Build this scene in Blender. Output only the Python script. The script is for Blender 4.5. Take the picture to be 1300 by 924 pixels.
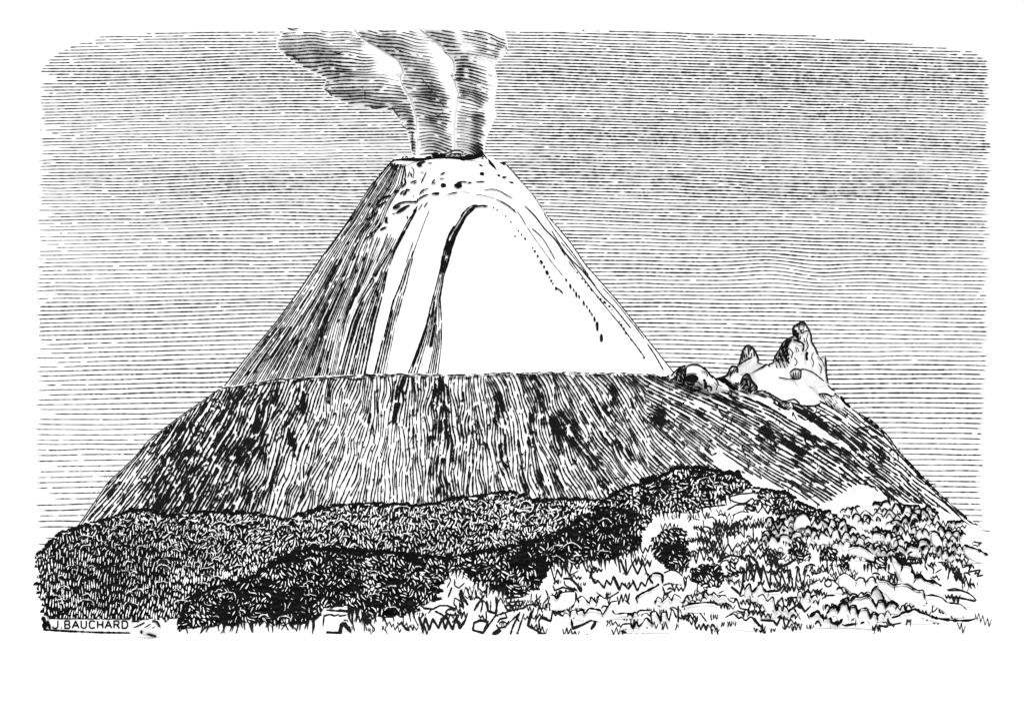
import bpy, math, random
from mathutils import Vector
C = bpy.context
for o in list(bpy.data.objects): bpy.data.objects.remove(o)
sc = C.scene

# ------------------------------------------------------------------ camera, world, sun, exposure
F = 2000.0            # focal length in photo pixels (photo is 1300 wide)
HZ = 700.0            # horizon row
CH = 20.0             # camera height, metres
cd = bpy.data.cameras.new('camera'); cam = bpy.data.objects.new('camera', cd)
sc.collection.objects.link(cam); sc.camera = cam
cam.location = (0, 0, CH); cam.rotation_euler = (math.radians(90), 0, 0)
cd.sensor_width = 36; cd.lens = 36*F/1300; cd.clip_start = 1; cd.clip_end = 60000
cd.shift_y = (HZ-462)/1300

SUN_EL, SUN_AZ = 58, 16      # elevation; azimuth to the right of straight behind the camera
w = bpy.data.worlds.new('World'); sc.world = w; w.use_nodes = True
nt = w.node_tree; nt.nodes.clear()
sky = nt.nodes.new('ShaderNodeTexSky'); sky.sky_type = 'NISHITA'; sky.sun_disc = False
sky.sun_elevation = math.radians(SUN_EL); sky.sun_rotation = math.radians(180-SUN_AZ)
bw = nt.nodes.new('ShaderNodeRGBToBW'); mul = nt.nodes.new('ShaderNodeMath'); mul.operation = 'MULTIPLY_ADD'
mul.inputs[1].default_value = 0.1; mul.inputs[2].default_value = 0.60
bg = nt.nodes.new('ShaderNodeBackground'); bg.inputs['Strength'].default_value = 1.0
out = nt.nodes.new('ShaderNodeOutputWorld')
nt.links.new(sky.outputs[0], bw.inputs[0]); nt.links.new(bw.outputs[0], mul.inputs[0])
nt.links.new(mul.outputs[0], bg.inputs['Color']); nt.links.new(bg.outputs[0], out.inputs[0])
ld = bpy.data.lights.new('sun', 'SUN'); ld.energy = 2.0; ld.angle = math.radians(0.5); ld.color = (1, 1, 1)
sun = bpy.data.objects.new('sun', ld); sc.collection.objects.link(sun)
sd = Vector((math.sin(math.radians(SUN_AZ))*math.cos(math.radians(SUN_EL)), -math.cos(math.radians(SUN_AZ))*math.cos(math.radians(SUN_EL)), math.sin(math.radians(SUN_EL))))
sun.rotation_euler = sd.to_track_quat('Z', 'Y').to_euler()
sc.view_settings.view_transform = 'Standard'; sc.view_settings.look = 'None'
sc.view_settings.exposure = 0.0; sc.view_settings.gamma = 1.0
sc.render.resolution_x = 1024; sc.render.resolution_y = 727

# ------------------------------------------------------------------ materials
def mat(name, lo, hi, rough=0.95, scale=0.02, emit=None):
    m = bpy.data.materials.new(name); m.use_nodes = True; n = m.node_tree; n.nodes.clear()
    tc = n.nodes.new('ShaderNodeTexCoord'); nz = n.nodes.new('ShaderNodeTexNoise'); nz.inputs['Scale'].default_value = scale
    nz.inputs['Detail'].default_value = 5
    cr = n.nodes.new('ShaderNodeValToRGB'); cr.color_ramp.elements[0].position = .3; cr.color_ramp.elements[1].position = .7
    cr.color_ramp.elements[0].color = (*lo, 1); cr.color_ramp.elements[1].color = (*hi, 1)
    o = n.nodes.new('ShaderNodeOutputMaterial')
    n.links.new(tc.outputs['Object'], nz.inputs['Vector']); n.links.new(nz.outputs['Fac'], cr.inputs['Fac'])
    if emit:
        e = n.nodes.new('ShaderNodeEmission'); e.inputs['Strength'].default_value = emit
        n.links.new(cr.outputs[0], e.inputs['Color']); n.links.new(e.outputs[0], o.inputs[0])
    else:
        p = n.nodes.new('ShaderNodeBsdfPrincipled'); p.inputs['Roughness'].default_value = rough
        p.inputs['Specular IOR Level'].default_value = 0.02
        n.links.new(cr.outputs[0], p.inputs['Base Color']); n.links.new(p.outputs[0], o.inputs[0])
    return m
SNOW = mat('white_slope', (.80, .80, .80), (.86, .86, .86))
INK = mat('black_ink_shade_rock', (.0035, .0035, .0035), (.008, .008, .008), scale=.05)  # ink for dark rock, outlines and shade drawn in strokes
SKYW = mat('white_sky', (.97, .97, .97), (1, 1, 1), scale=.0005, emit=1.06)
SKYL = mat('sky_line', (.004, .004, .004), (.03, .03, .03), scale=.004)
SMOKE = mat('white_smoke', (.84, .84, .84), (.88, .88, .88))
LEAFW = mat('pale_leaf_and_highlight', (.84, .84, .84), (.90, .90, .90))  # white leaves, also leaf highlights painted on the woods
LEAFK = mat('dark_leaf', (.003, .003, .003), (.008, .008, .008), scale=.1)

# ------------------------------------------------------------------ maths helpers
rnd = random.Random(7)
_r3 = random.Random(3)
_t = [_r3.random() for _ in range(4096)]; _pm = list(range(4096)); _r3.shuffle(_pm)
def _h(i, j): return _t[_pm[(_pm[i & 4095]+j) & 4095]]
def noise(x, y):                    # smooth value noise 0..1
    i = math.floor(x); j = math.floor(y); a = x-i; b = y-j
    a = a*a*(3-2*a); b = b*b*(3-2*b)
    return (_h(i, j)*(1-a)+_h(i+1, j)*a)*(1-b)+(_h(i, j+1)*(1-a)+_h(i+1, j+1)*a)*b
def lerp(t, pts):                   # piecewise linear, pts = [(t,x)...], extrapolates
    if t <= pts[0][0]: p, q = pts[0], pts[1]
    elif t >= pts[-1][0]: p, q = pts[-2], pts[-1]
    else:
        for k in range(len(pts)-1):
            if t <= pts[k+1][0]: p, q = pts[k], pts[k+1]; break
    return p[1]+(q[1]-p[1])*(t-p[0])/(q[0]-p[0])
def clampl(t, pts): return lerp(min(max(t, pts[0][0]), pts[-1][0]), pts)
def P(u, v, Y): return ((u-650)*Y/F, Y, CH+(HZ-v)*Y/F)     # a point of the picture placed at its real distance
def Z(x0, y0, s, pts): return [(x0+x/s, y0+y/s) for x, y in pts]
def inpoly(u, v, poly):
    c = False; n = len(poly); j = n-1
    for i in range(n):
        a, b = poly[i], poly[j]
        if (a[1] > v) != (b[1] > v) and u < (b[0]-a[0])*(v-a[1])/(b[1]-a[1])+a[0]: c = not c
        j = i
    return c
def spline(pts, step=2.0):
    if len(pts) == 2:
        (a, b), (c, d) = pts; n = max(2, int(math.hypot(c-a, d-b)/step))
        return [(a+(c-a)*k/n, b+(d-b)*k/n) for k in range(n+1)]
    o = []
    for i in range(len(pts)-1):
        p0 = pts[max(i-1, 0)]; p1 = pts[i]; p2 = pts[i+1]; p3 = pts[min(i+2, len(pts)-1)]
        n = max(1, int(math.hypot(p2[0]-p1[0], p2[1]-p1[1])/step))
        for k in range(n):
            t = k/n
            o.append(tuple(.5*(2*p1[m]+(p2[m]-p0[m])*t*.7+(2*p0[m]*.7-(5-.9)*p1[m]*1+4.1*p2[m]-1.4*p3[m]*0.5-.7*p3[m]*0-.0)*0*t*t) if False else
              (lambda m0, m1: (2*t**3-3*t*t+1)*p1[m]+(t**3-2*t*t+t)*m0+(-2*t**3+3*t*t)*p2[m]+(t**3-t*t)*m1)((p2[m]-p0[m])*.35, (p3[m]-p1[m])*.35) for m in (0, 1)))
    o.append(pts[-1]); return o
def poly_resample(pts, step=2.0):
    o = []
    for i in range(len(pts)-1):
        (a, b), (c, d) = pts[i], pts[i+1]; n = max(1, int(math.hypot(c-a, d-b)/step))
        o += [(a+(c-a)*k/n, b+(d-b)*k/n) for k in range(n)]
    o.append(pts[-1]); return o

WS = 1.0            # weight of all inked lines
class MB:
    def __init__(s): s.v = []; s.f = []; s.m = []
    def vert(s, p): s.v.append(p); return len(s.v)-1
    def face(s, ids, m=0): s.f.append(ids); s.m.append(m)
    def grid(s, rows, m=0, wrap=False):
        ids = [[s.vert(p) for p in r] for r in rows]
        for a, b in zip(ids, ids[1:]):
            n = len(a)
            for i in range(n if wrap else n-1):
                j = (i+1) % n; s.face((a[i], b[i], b[j], a[j]), m)
        return ids
    def ribbon(s, pts, wf, Yf, lift, m=1, taper=3.0, rough=.25):
        # an inked line lying on the surface Yf; wf(u,v) gives its width in photo pixels
        n = len(pts)
        if n < 2: return
        prev = None; d0 = 0; L = [0]
        for k in range(1, n): L.append(L[-1]+math.hypot(pts[k][0]-pts[k-1][0], pts[k][1]-pts[k-1][1]))
        if L[-1] < .5: return
        ph = rnd.random()*1000
        for k in range(n):
            a = pts[max(k-1, 0)]; b = pts[min(k+1, n-1)]
            dx, dy = b[0]-a[0], b[1]-a[1]; q = math.hypot(dx, dy) or 1; nx, ny = -dy/q, dx/q
            ww = wf(*pts[k]) if callable(wf) else wf
            if taper > 0: ww *= min(1, .25+min(L[k], L[-1]-L[k])/taper)
            ww *= WS
            ww *= 1+rough*2*(noise(L[k]*.35+ph, ph)-.5)
            if ww < .28: prev = None; continue
            u, v = pts[k]; h = ww/2
            p1 = (u+nx*h, v+ny*h); p2 = (u-nx*h, v-ny*h)
            Ya = Yf(*p1)-lift; Yb = Yf(*p2)-lift
            if abs(Ya-Yb) > 60: Ya = Yb = min(Ya, Yb)
            i1 = s.vert(P(p1[0], p1[1], Ya)); i2 = s.vert(P(p2[0], p2[1], Yb))
            if prev: s.face((prev[0], prev[1], i2, i1), m)
            prev = (i1, i2)
    def blob(s, u, v, ru, rv, Yf, lift, m=1, ang=0):
        ids = []
        for k in range(12):
            t = k*math.tau/12; r = 1+.25*(rnd.random()-.5)
            x, y = math.cos(t)*ru*r, math.sin(t)*rv*r
            x, y = x*math.cos(ang)-y*math.sin(ang), x*math.sin(ang)+y*math.cos(ang)
            ids.append(s.vert(P(u+x, v+y, Yf(u, v)-lift)))
        s.face(tuple(ids), m)
    def dome(s, u, v, r, Y, m=0, seg=8, rings=4, sq=1.0):
        X, _, z = P(u, v, Y); R = r*Y/F; ph = rnd.random()*6
        rows = []
        for j in range(rings+1):
            a = math.pi/2-(math.pi*1.0)*j/rings
            rr = math.cos(a)
            rows.append([(X+R*rr*math.cos(t*math.tau/seg+ph)*(1+.25*(noise(t+ph*9, j)-.5)), Y+R*rr*math.sin(t*math.tau/seg+ph), z+R*sq*math.sin(a)*(1+.2*(noise(t, j+ph*5)-.5))) for t in range(seg)])
        s.grid(rows, m, wrap=True)
    def build(s, name, mats, parent=None, smooth=False):
        me = bpy.data.meshes.new(name); me.from_pydata(s.v, [], s.f); me.update()
        for x in mats: me.materials.append(x)
        me.polygons.foreach_set('material_index', s.m)
        if smooth: me.polygons.foreach_set('use_smooth', [mm == 0 for mm in s.m])
        o = bpy.data.objects.new(name, me); sc.collection.objects.link(o)
        # put the origin at the base of the thing
        xs = [p[0] for p in s.v]; ys = [p[1] for p in s.v]; zs = [p[2] for p in s.v]
        c = Vector(((min(xs)+max(xs))/2, (min(ys)+max(ys))/2, min(zs)))
        if parent is None:
            me.transform(__import__('mathutils').Matrix.Translation(-c)); o.location = c
        else:
            me.transform(__import__('mathutils').Matrix.Translation(-parent.location)); o.parent = parent
        return o
def tag(o, label=None, cat=None, group=None, kind=None):
    if label: o['label'] = label
    if cat: o['category'] = cat
    if group: o['group'] = group
    if kind: o['kind'] = kind
    return o

def ragged(u, v, poly):
    return inpoly(u+9*(noise(u/6, v/6)-.5), v+9*(noise(u/6+50, v/6)-.5), poly)
def hatch(box, inside, dirf, spf, maxlen, tries, step=2.0, sep=.62, seed=1):
    # evenly spaced engraver's strokes following a direction field
    r = random.Random(seed); G = {}; cs = 4.0; res = []
    def free(x, y, d):
        k = int(d/cs)+1; ci, cj = int(x//cs), int(y//cs); d2 = d*d
        for i in range(ci-k, ci+k+1):
            for j in range(cj-k, cj+k+1):
                for (a, b) in G.get((i, j), ()):
                    if (a-x)**2+(b-y)**2 < d2: return False
        return True
    for _ in range(tries):
        x = r.uniform(box[0], box[2]); y = r.uniform(box[1], box[3])
        if not inside(x, y): continue
        sp = spf(x, y)
        if not free(x, y, sp*.92): continue
        ml = maxlen*r.uniform(.4, 1.2)/2; line = [(x, y)]
        for sg in (1, -1):
            px, py = x, y; l = 0
            while l < ml:
                dx, dy = dirf(px, py); q = math.hypot(dx, dy); px += sg*dx/q*step; py += sg*dy/q*step; l += step
                if not inside(px, py) or not free(px, py, sp*sep): break
                if sg == 1: line.append((px, py))
                else: line.insert(0, (px, py))
        if len(line) < 3: continue
        for p in line: G.setdefault((int(p[0]//cs), int(p[1]//cs)), []).append(p)
        res.append(line)
    return res
def rbf(pts, base):
    def f(u, v):
        s = .15*base; wsum = .15
        for (a, b, t, r) in pts:
            d = ((a-u)**2+(b-v)**2)/(r*r)
            if d < 9: q = math.exp(-d*1.2)*1.5; s += q*t; wsum += q
        return s/wsum
    return f

# ------------------------------------------------------------------ ground: one white sheet to the horizon
g = MB(); n = 24
g.grid([[(-13000+26000*i/n, -1500+(14500)*j/n, 0) for i in range(n+1)] for j in range(n+1)])
tag(g.build('ground', [SNOW]), 'bare white ground in front of and around the hills', kind='structure')

# ------------------------------------------------------------------ sky: curved backdrop, engraved with thin level lines
RS = 12000.0
def Ysky(u, v): return RS/math.sqrt(1+((u-650)/F)**2)
s = MB(); rows = []
for v in range(-1600, 760, 60):
    rows.append([(RS*math.sin(math.radians(a)), RS*math.cos(math.radians(a)), CH+(HZ-v)*RS/F-20) for a in range(-75, 76, 1)])
s.grid(rows)
top_edge = [(46, 100), (50, 88), (60, 76), (80, 62), (130, 45), (250, 39), (640, 38.5), (900, 40), (1030, 45), (1120, 53), (1200, 60), (1240, 66), (1259, 82)]
def sky_v(u, v):
    o = 0
    if u < 360: o += 5.0*((360-u)/310)**1.2*(1 if v < 560 else .6)
    if u > 640: o += clampl(v, [(60, 14), (240, 11), (380, 5), (600, 3)])*((u-640)/610)**1.15
    o += 3.0*(noise(u/170, v/45)-.5)+1.1*(noise(u/37, v/9+50)-.5)
    q = math.exp(-((u-1010)/70)**2-((v-340)/28)**2); o += 4*q*math.sin((u-1010)/28)
    return v+o
v = 34.0
while v < 702:
    pts = []; seed = rnd.random()*900
    dark = .82+.36*noise(7.3, v/11)                       # whole lines are heavier or lighter
    L0 = 48+3*rnd.random()-(2 if rnd.random() < .3 else 0)+(3 if v < 250 else 0); R0 = clampl(v, [(60, 1257), (300, 1257), (480, 1252), (700, 1247)])+rnd.uniform(-6, 2)
    if rnd.random() < .25: L0 += rnd.uniform(5, 25)
    u = L0
    gap = 0
    while u < R0:
        vv = sky_v(u, v)
        if vv < clampl(u, top_edge)+rnd.random()*1.0: u += 2.5; pts = pts if not pts else (s.ribbon(pts, wf, Ysky, 12, 1, 1.5, .5) or []); continue
        def wf(a, b, seed=seed, dark=dark, v0=v):
            ton = clampl(v0, [(40, 1.5), (90, 1.65), (200, 1.6), (270, 1.45), (340, 1.4), (450, 1.48), (700, 1.45)])
            ton += .35*clampl(a, [(48, -1.3), (260, -.4), (420, 0), (640, .25), (1000, .3), (1255, .15)])*clampl(v0, [(250, 1), (380, .3)])
            ton += .5*(noise(a/90, v0/34+9)-.5)+.3*(noise(a/14+seed, seed)-.5)
            q = math.exp(-((a-420)/150)**2-((v0-185)/35)**2)*.45
            return max(.55, .93*ton*dark-q)
        edge = clampl(u, [(48, .12), (90, .06), (300, .03), (1100, .015), (1250, .05)])
        pgap = .15*(edge+(.05 if vv < clampl(u, top_edge)+10 else 0)+(.03 if v < 330 else .012)+(.06 if vv < clampl(u, top_edge)+18 else 0))
        if rnd.random() < pgap:
            pts.append((u, vv))
            if pts: s.ribbon(pts, wf, Ysky, 12, 1, .4, .5)
            pts = []; u += rnd.uniform(.2, 1.4)
        else:
            pts.append((u, vv)); u += 3
    if len(pts) > 1: s.ribbon(pts, wf, Ysky, 12, 1, 1.5, .5)
    if rnd.random() < .5: s.ribbon([(L0-.5, sky_v(L0, v)), (L0+4+4*rnd.random(), sky_v(L0+5, v))] if v > 100 else [], 2.2, Ysky, 13, 1, 2)
    if rnd.random() < .45 and v > 90: s.ribbon([(R0-7, sky_v(R0, v)), (R0, sky_v(R0, v))], 2.1, Ysky, 13, 1, 2)
    v += clampl(v, [(40, 3.75), (235, 3.95), (300, 4.6), (400, 5.2), (500, 6.3), (600, 7.0), (700, 7.4)])
tag(s.build('sky', [SKYW, SKYL]), 'pale sky ruled with thin level lines behind the volcano', kind='structure')

# ------------------------------------------------------------------ volcano cone
YC = 6500.0
coneL = [(190, 512), (196, 507), (201, 500), (231, 473), (281, 441), (325, 409), (372, 377), (410, 349), (456, 310), (495, 280), (540, 238)]
coneR = [(190, 606), (196, 614), (203, 629), (208, 642), (228, 660), (249, 679), (269, 692), (309, 726), (336, 744), (380, 783), (426, 819), (469, 853), (540, 908)]
def cone_s(u, v):
    a, b = lerp(v, coneL), lerp(v, coneR); return (u-(a+b)/2)/((b-a)/2), (b-a)/2
def Ycone(u, v):
    sN, hw = cone_s(u, v); sN = max(-1, min(1, sN))
    return YC-.9*hw*YC/F*math.sqrt(max(0, 1-sN*sN))
cn = MB(); rows = []
ring = []
NS = 72
vs = [197+(530-197)*k/110 for k in range(111)]
def cone_row(v, inner=1.0, dz=0):
    a, b = lerp(v, coneL), lerp(v, coneR); r = []
    for k in range(2*NS):
        ph = -math.pi/2+math.pi*k/NS
        front = k <= NS
        sN = math.sin(ph) if front else math.sin(ph)
        u = (a+b)/2+(b-a)/2*sN*inner
        Y = YC-.9*(b-a)/2*YC/F*math.cos(ph)*inner
        if Y <= YC: p = P(u, v+dz, Y)
        else:
            q = P(u, v+dz, 2*YC-Y); p = (q[0], Y, q[2])
        r.append(p)
    return r
rows = [cone_row(197, .15, 26), cone_row(197, .5, 20), cone_row(197, .86, 6)]+[cone_row(v) for v in vs]
cn.grid(rows, 0, wrap=True)
def IK(mb, pts, wd, Yf, lift=5, taper=3, curved=True, rough=.3): mb.ribbon(spline(pts) if curved else poly_resample(pts), wd, Yf, lift, 1, taper, rough)
# dark left flank: its shade drawn in fine strokes running down the slope
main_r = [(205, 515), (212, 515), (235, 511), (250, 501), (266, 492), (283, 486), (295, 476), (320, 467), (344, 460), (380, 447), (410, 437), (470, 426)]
s1_l = [(262, 528), (290, 511), (318, 496), (344, 480), (360, 472), (380, 459), (410, 446), (480, 426)]
s1_r = [(262, 531), (290, 516), (318, 502), (344, 492), (360, 489), (380, 485), (410, 477), (480, 463)]
s2_l = [(325, 521), (345, 513), (360, 508), (380, 499), (410, 491), (480, 474)]
s2_r = [(325, 525), (345, 520), (360, 517), (380, 511), (410, 503), (480, 489)]
s3_l = [(262, 603), (270, 592), (300, 572), (320, 563), (350, 557), (380, 549), (410, 541), (440, 530), (480, 514)]
s3_r = [(262, 607), (275, 592), (300, 580), (320, 573), (350, 564), (380, 559), (410, 561), (440, 560), (480, 555)]
def bandlines(l, r, v0, v1, sp, ton, drop=0, jit=.3):
    def gq(u, v): a, b = lerp(v, l), lerp(v, r); return (u-a)/max(.3, b-a)
    def inside(u, v): return v0 <= v <= v1 and 0.0 <= gq(u, v) <= 1.0
    def d(u, v):
        q = min(1, max(0, gq(u, v))); return ((lerp(v+3, l)-lerp(v-3, l))/6*(1-q)+(lerp(v+3, r)-lerp(v-3, r))/6*q, 1)
    umin = min(lerp(v, l) for v in range(v0, v1+1, 5)); umax = max(lerp(v, r) for v in range(v0, v1+1, 5))
    area = sum(max(1, lerp(v, r)-lerp(v, l)) for v in range(v0, v1+1))
    bb = (umax-umin)*(v1-v0)
    ls = hatch((umin, v0, umax, v1), inside, d, lambda u, v: sp*clampl(v, [(210, .78), (300, .95), (450, 1.0)]), 150, int(bb*1.3+400), step=2.0, sep=.42, seed=int(v0+umin))
    for ln in ls: cn.ribbon(ln, lambda a, b: sp*ton(a, b, gq(a, b), 0)*clampl(b, [(210, .8), (300, .95), (450, 1.0)]), Ycone, 4, 1, 3, .35)
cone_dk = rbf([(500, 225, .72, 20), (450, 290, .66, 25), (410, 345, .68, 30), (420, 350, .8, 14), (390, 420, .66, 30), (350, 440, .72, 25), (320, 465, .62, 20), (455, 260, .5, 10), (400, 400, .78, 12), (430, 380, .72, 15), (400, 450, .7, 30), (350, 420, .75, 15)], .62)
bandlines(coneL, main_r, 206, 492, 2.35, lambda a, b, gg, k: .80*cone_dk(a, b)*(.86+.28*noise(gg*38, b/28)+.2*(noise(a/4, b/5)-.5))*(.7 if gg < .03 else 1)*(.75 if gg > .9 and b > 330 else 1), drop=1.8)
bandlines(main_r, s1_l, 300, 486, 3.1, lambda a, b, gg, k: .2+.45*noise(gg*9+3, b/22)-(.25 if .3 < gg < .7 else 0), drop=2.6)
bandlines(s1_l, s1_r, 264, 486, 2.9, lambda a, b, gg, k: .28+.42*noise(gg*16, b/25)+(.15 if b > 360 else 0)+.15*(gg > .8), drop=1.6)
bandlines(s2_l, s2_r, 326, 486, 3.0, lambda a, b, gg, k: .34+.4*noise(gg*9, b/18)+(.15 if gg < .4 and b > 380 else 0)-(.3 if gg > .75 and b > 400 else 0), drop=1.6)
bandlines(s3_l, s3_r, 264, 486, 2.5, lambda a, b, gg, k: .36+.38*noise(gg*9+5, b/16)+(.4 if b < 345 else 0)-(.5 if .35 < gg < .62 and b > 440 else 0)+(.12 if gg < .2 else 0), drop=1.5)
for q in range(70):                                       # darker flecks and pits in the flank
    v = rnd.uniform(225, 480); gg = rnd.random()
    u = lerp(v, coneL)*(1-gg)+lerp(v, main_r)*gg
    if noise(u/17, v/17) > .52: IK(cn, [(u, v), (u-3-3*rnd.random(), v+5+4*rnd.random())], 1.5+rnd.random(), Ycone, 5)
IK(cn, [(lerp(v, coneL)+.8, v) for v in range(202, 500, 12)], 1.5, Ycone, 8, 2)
IK(cn, [(lerp(v, coneR)-.6, v) for v in (208, 215, 222, 229, 240)], .7, Ycone, 8, 2)
IK(cn, [(lerp(v, coneR)-.8, v) for v in range(238, 485, 10)], 1.35, Ycone, 8, 2)
R3 = lambda p: Z(490, 180, 7.647, p)
R4 = lambda p: Z(460, 240, 7.7, p)
R5 = lambda p: Z(640, 240, 3.85, p)
for wd, pts in [
 (.9, R3([(300, 570), (350, 540), (400, 515), (440, 505)])), (2.2, R3([(440, 507), (480, 500), (520, 500)])), (1.3, R3([(320, 515), (340, 490), (370, 465), (420, 455)])), (.8, R3([(340, 490), (390, 510)])),
 (1.4, R3([(590, 515), (640, 500), (700, 490)])), (.7, R3([(700, 490), (760, 490), (830, 495)])), (.8, R3([(860, 510), (930, 518), (1000, 535), (1070, 560)])), (1.3, R3([(1070, 560), (1130, 585), (1190, 620), (1270, 690)])),
 (.8, R3([(1270, 690), (1300, 720)])), (1.1, R3([(950, 468), (1000, 462), (1050, 462), (1110, 480), (1170, 515), (1235, 552)])),
 (.9, R5([(60, 105), (80, 130), (110, 180)])), (.7, R5([(110, 180), (150, 240), (200, 310), (240, 365), (290, 425)])), (.7, R5([(0, 70), (40, 95), (60, 108)])),
 (1.0, R5([(135, 190), (180, 230), (215, 280), (250, 345)])), (1.2, R5([(100, 80), (150, 130), (200, 195), (240, 235), (270, 275), (290, 310)])), (1.7, R5([(285, 290), (300, 325)])),
 (1.2, R5([(285, 295), (330, 345), (380, 395), (430, 455), (480, 520), (540, 580), (620, 680)])), (.7, R5([(275, 255), (330, 320), (400, 410), (450, 475)])), (.8, R5([(480, 480), (540, 545), (600, 620)])),
 (1.0, R5([(595, 615), (640, 670), (685, 730)])), (1.3, R5([(700, 755), (740, 815), (780, 885)])), (.8, R5([(310, 345), (350, 400)])),
 (1.6, R4([(540, 160), (510, 215), (470, 290)])), (1.3, R4([(545, 210), (590, 140)])), (1.8, R4([(600, 180), (640, 125)])), (.9, R4([(660, 195), (620, 290), (570, 420), (520, 560), (480, 680)])), (1.0, R4([(500, 510), (460, 620), (430, 720)])), (1.6, R4([(500, 600), (475, 670)])),
 (1.4, R4([(250, 430), (200, 560), (150, 680)])), (1.9, R4([(165, 640), (140, 715)])), (.8, R4([(290, 420), (215, 600)])), (1.5, R4([(110, 680), (50, 800), (0, 924)])), (2.2, R4([(440, 260), (440, 295)])),
 (2.2, R4([(545, 125), (480, 125), (420, 125), (360, 140), (320, 165), (295, 190)])), (3.2, R4([(295, 190), (340, 180), (370, 160)])), (3.4, R4([(440, 165), (380, 205), (330, 235)])), (2.3, R4([(470, 160), (420, 170)])), (1.6, R4([(330, 235), (285, 245)])),
 (3.4, R4([(240, 270), (230, 320), (250, 335)])), (2.5, R4([(240, 370), (200, 385), (170, 405)])), (1.7, R4([(150, 395), (100, 420), (70, 445)])), (2.2, R4([(100, 425), (80, 445)])),
 (2.4, R4([(270, 70), (220, 80), (175, 95)])), (2.2, R4([(240, 120), (190, 145), (150, 180)])), (1.7, R4([(110, 215), (125, 235), (95, 270), (40, 300)])), (1.6, R4([(0, 540), (20, 500), (60, 460)])),
 (1.9, R4([(600, 0), (560, 45)])), (2.0, R4([(545, 90), (535, 130)])), (2.0, R4([(490, 68), (505, 70)])), (1.7, R4([(640, 50), (590, 70), (550, 95)])), (2.8, R4([(700, 45), (755, 42)])),
 (1.5, R4([(1060, 170), (1010, 205), (970, 270), (920, 350), (870, 430), (830, 500), (800, 590), (780, 700), (770, 790)])), (2.3, R4([(1000, 215), (960, 275)])), (3.2, R4([(900, 360), (850, 450), (825, 520)])), (3.6, R4([(920, 400), (880, 490), (860, 580), (845, 640)])),
 (2.5, R4([(1055, 170), (1100, 160), (1140, 165)])), (2.3, R4([(1165, 160), (1222, 170)])), (1.6, R3([(120, 240), (180, 245), (190, 320), (180, 380)])), (2.5, R3([(180, 350), (190, 400), (165, 430), (150, 450)])),
 (1.2, R3([(240, 240), (270, 275), (265, 350), (245, 340)])), (1.2, R3([(235, 270), (210, 350)])), (2.2, R3([(240, 300), (250, 340)])), (1.6, R3([(395, 290), (375, 330), (350, 380), (340, 405)])), (1.2, R3([(330, 295), (380, 300)])), (1.2, R3([(345, 345), (330, 370)])),
 (2.2, R3([(300, 375), (265, 385), (230, 400)])), (1.5, R3([(300, 395), (260, 410)])), (1.6, R3([(480, 360), (445, 400), (490, 403)])), (1.8, R3([(525, 320), (580, 295)])), (1.4, R3([(515, 358), (570, 356)])),
 (2.2, R3([(740, 390), (700, 400), (670, 425)])), (1.6, R3([(700, 395), (750, 385), (790, 395)])), (2.2, R3([(790, 395), (835, 398)])), (1.5, R3([(870, 388), (965, 386)])), (.9, R3([(855, 418), (885, 418)])), (.9, R3([(985, 415), (1005, 415)])),
 (1.3, R3([(400, 207), (455, 207)])), (2.3, R3([(385, 190), (330, 205), (300, 215), (320, 235), (355, 230)])), (3.0, R3([(300, 215), (330, 238)])), (1.6, R3([(15, 240), (45, 205), (80, 180), (200, 165), (280, 160)])), (1.8, R3([(35, 240), (70, 205)])),
 (1.6, R3([(940, 110), (985, 170)])), (2.6, R3([(270, 535), (262, 522)])), (2.4, R3([(0, 460), (35, 470)])), (2.8, R3([(70, 485), (130, 475)])), (2.8, R3([(235, 470), (200, 465), (190, 495), (165, 520)])), (2.2, R3([(135, 515), (165, 480), (195, 475)])), (2.6, R3([(0, 535), (50, 520)])),
 (.8, R3([(1160, 215), (1220, 270), (1300, 365)])),
]: IK(cn, pts, wd*1.05, Ycone, 8, 2.5)
def dashes(pts, wd, dl, gp, tilt=None, w2=None):
    q = spline(pts, 1.0); k = 0
    while k < len(q)-2:
        n = max(2, int(dl*rnd.uniform(.6, 1.4)))
        sg = q[k:k+n]
        f = k/len(q); W = wd+((w2 or wd)-wd)*f
        if tilt and len(sg) > 1:
            m = sg[0]; IK(cn, [m, (m[0]+tilt[0]*(.7+.6*rnd.random()), m[1]+tilt[1]*(.7+.6*rnd.random()))], W, Ycone, 8, 1.2, False)
        elif len(sg) > 1: cn.ribbon(sg, W, Ycone, 8, 1, 1.0, .3)
        k += n+max(1, int(gp*rnd.uniform(.6, 1.5)))
dashes([(619, 262), (625, 263), (632, 267), (640, 273)], 2.7, 2.6, 1.6)
dashes([(634, 271), (642, 279)], 1.4, 2, 2)
dashes([(640, 272), (650, 283), (660, 295), (672, 309)], 2.6, 3.4, 1.8)
dashes([(676, 314), (690, 337), (702, 360), (708, 368)], 3.0, 5, 2)
IK(cn, [(592, 270), (599, 264.5), (606, 262), (614, 261), (620, 262)], 2.2, Ycone, 8); IK(cn, [(700, 292), (716, 318), (735, 345), (760, 378), (790, 415), (820, 455)], 1.0, Ycone, 8); IK(cn, [(690, 270), (705, 292), (725, 318), (748, 350)], .9, Ycone, 8)
IK(cn, [(707, 365), (712, 369), (715, 373)], 1.5, Ycone, 8); cn.blob(654, 300, 1.5, 1, Ycone, 8)
dashes([(718, 353), (729, 367), (741, 382), (752, 398), (757, 405)], 2.5, 1, 5.0, tilt=(1.6, 6.2))
dashes([(758, 408), (762, 420), (767, 432), (771, 440)], 3.2, 1, 11, tilt=(.8, 13))
dashes([(775, 449), (781, 446), (778, 452)], 1.5, 2, 2)
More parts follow.
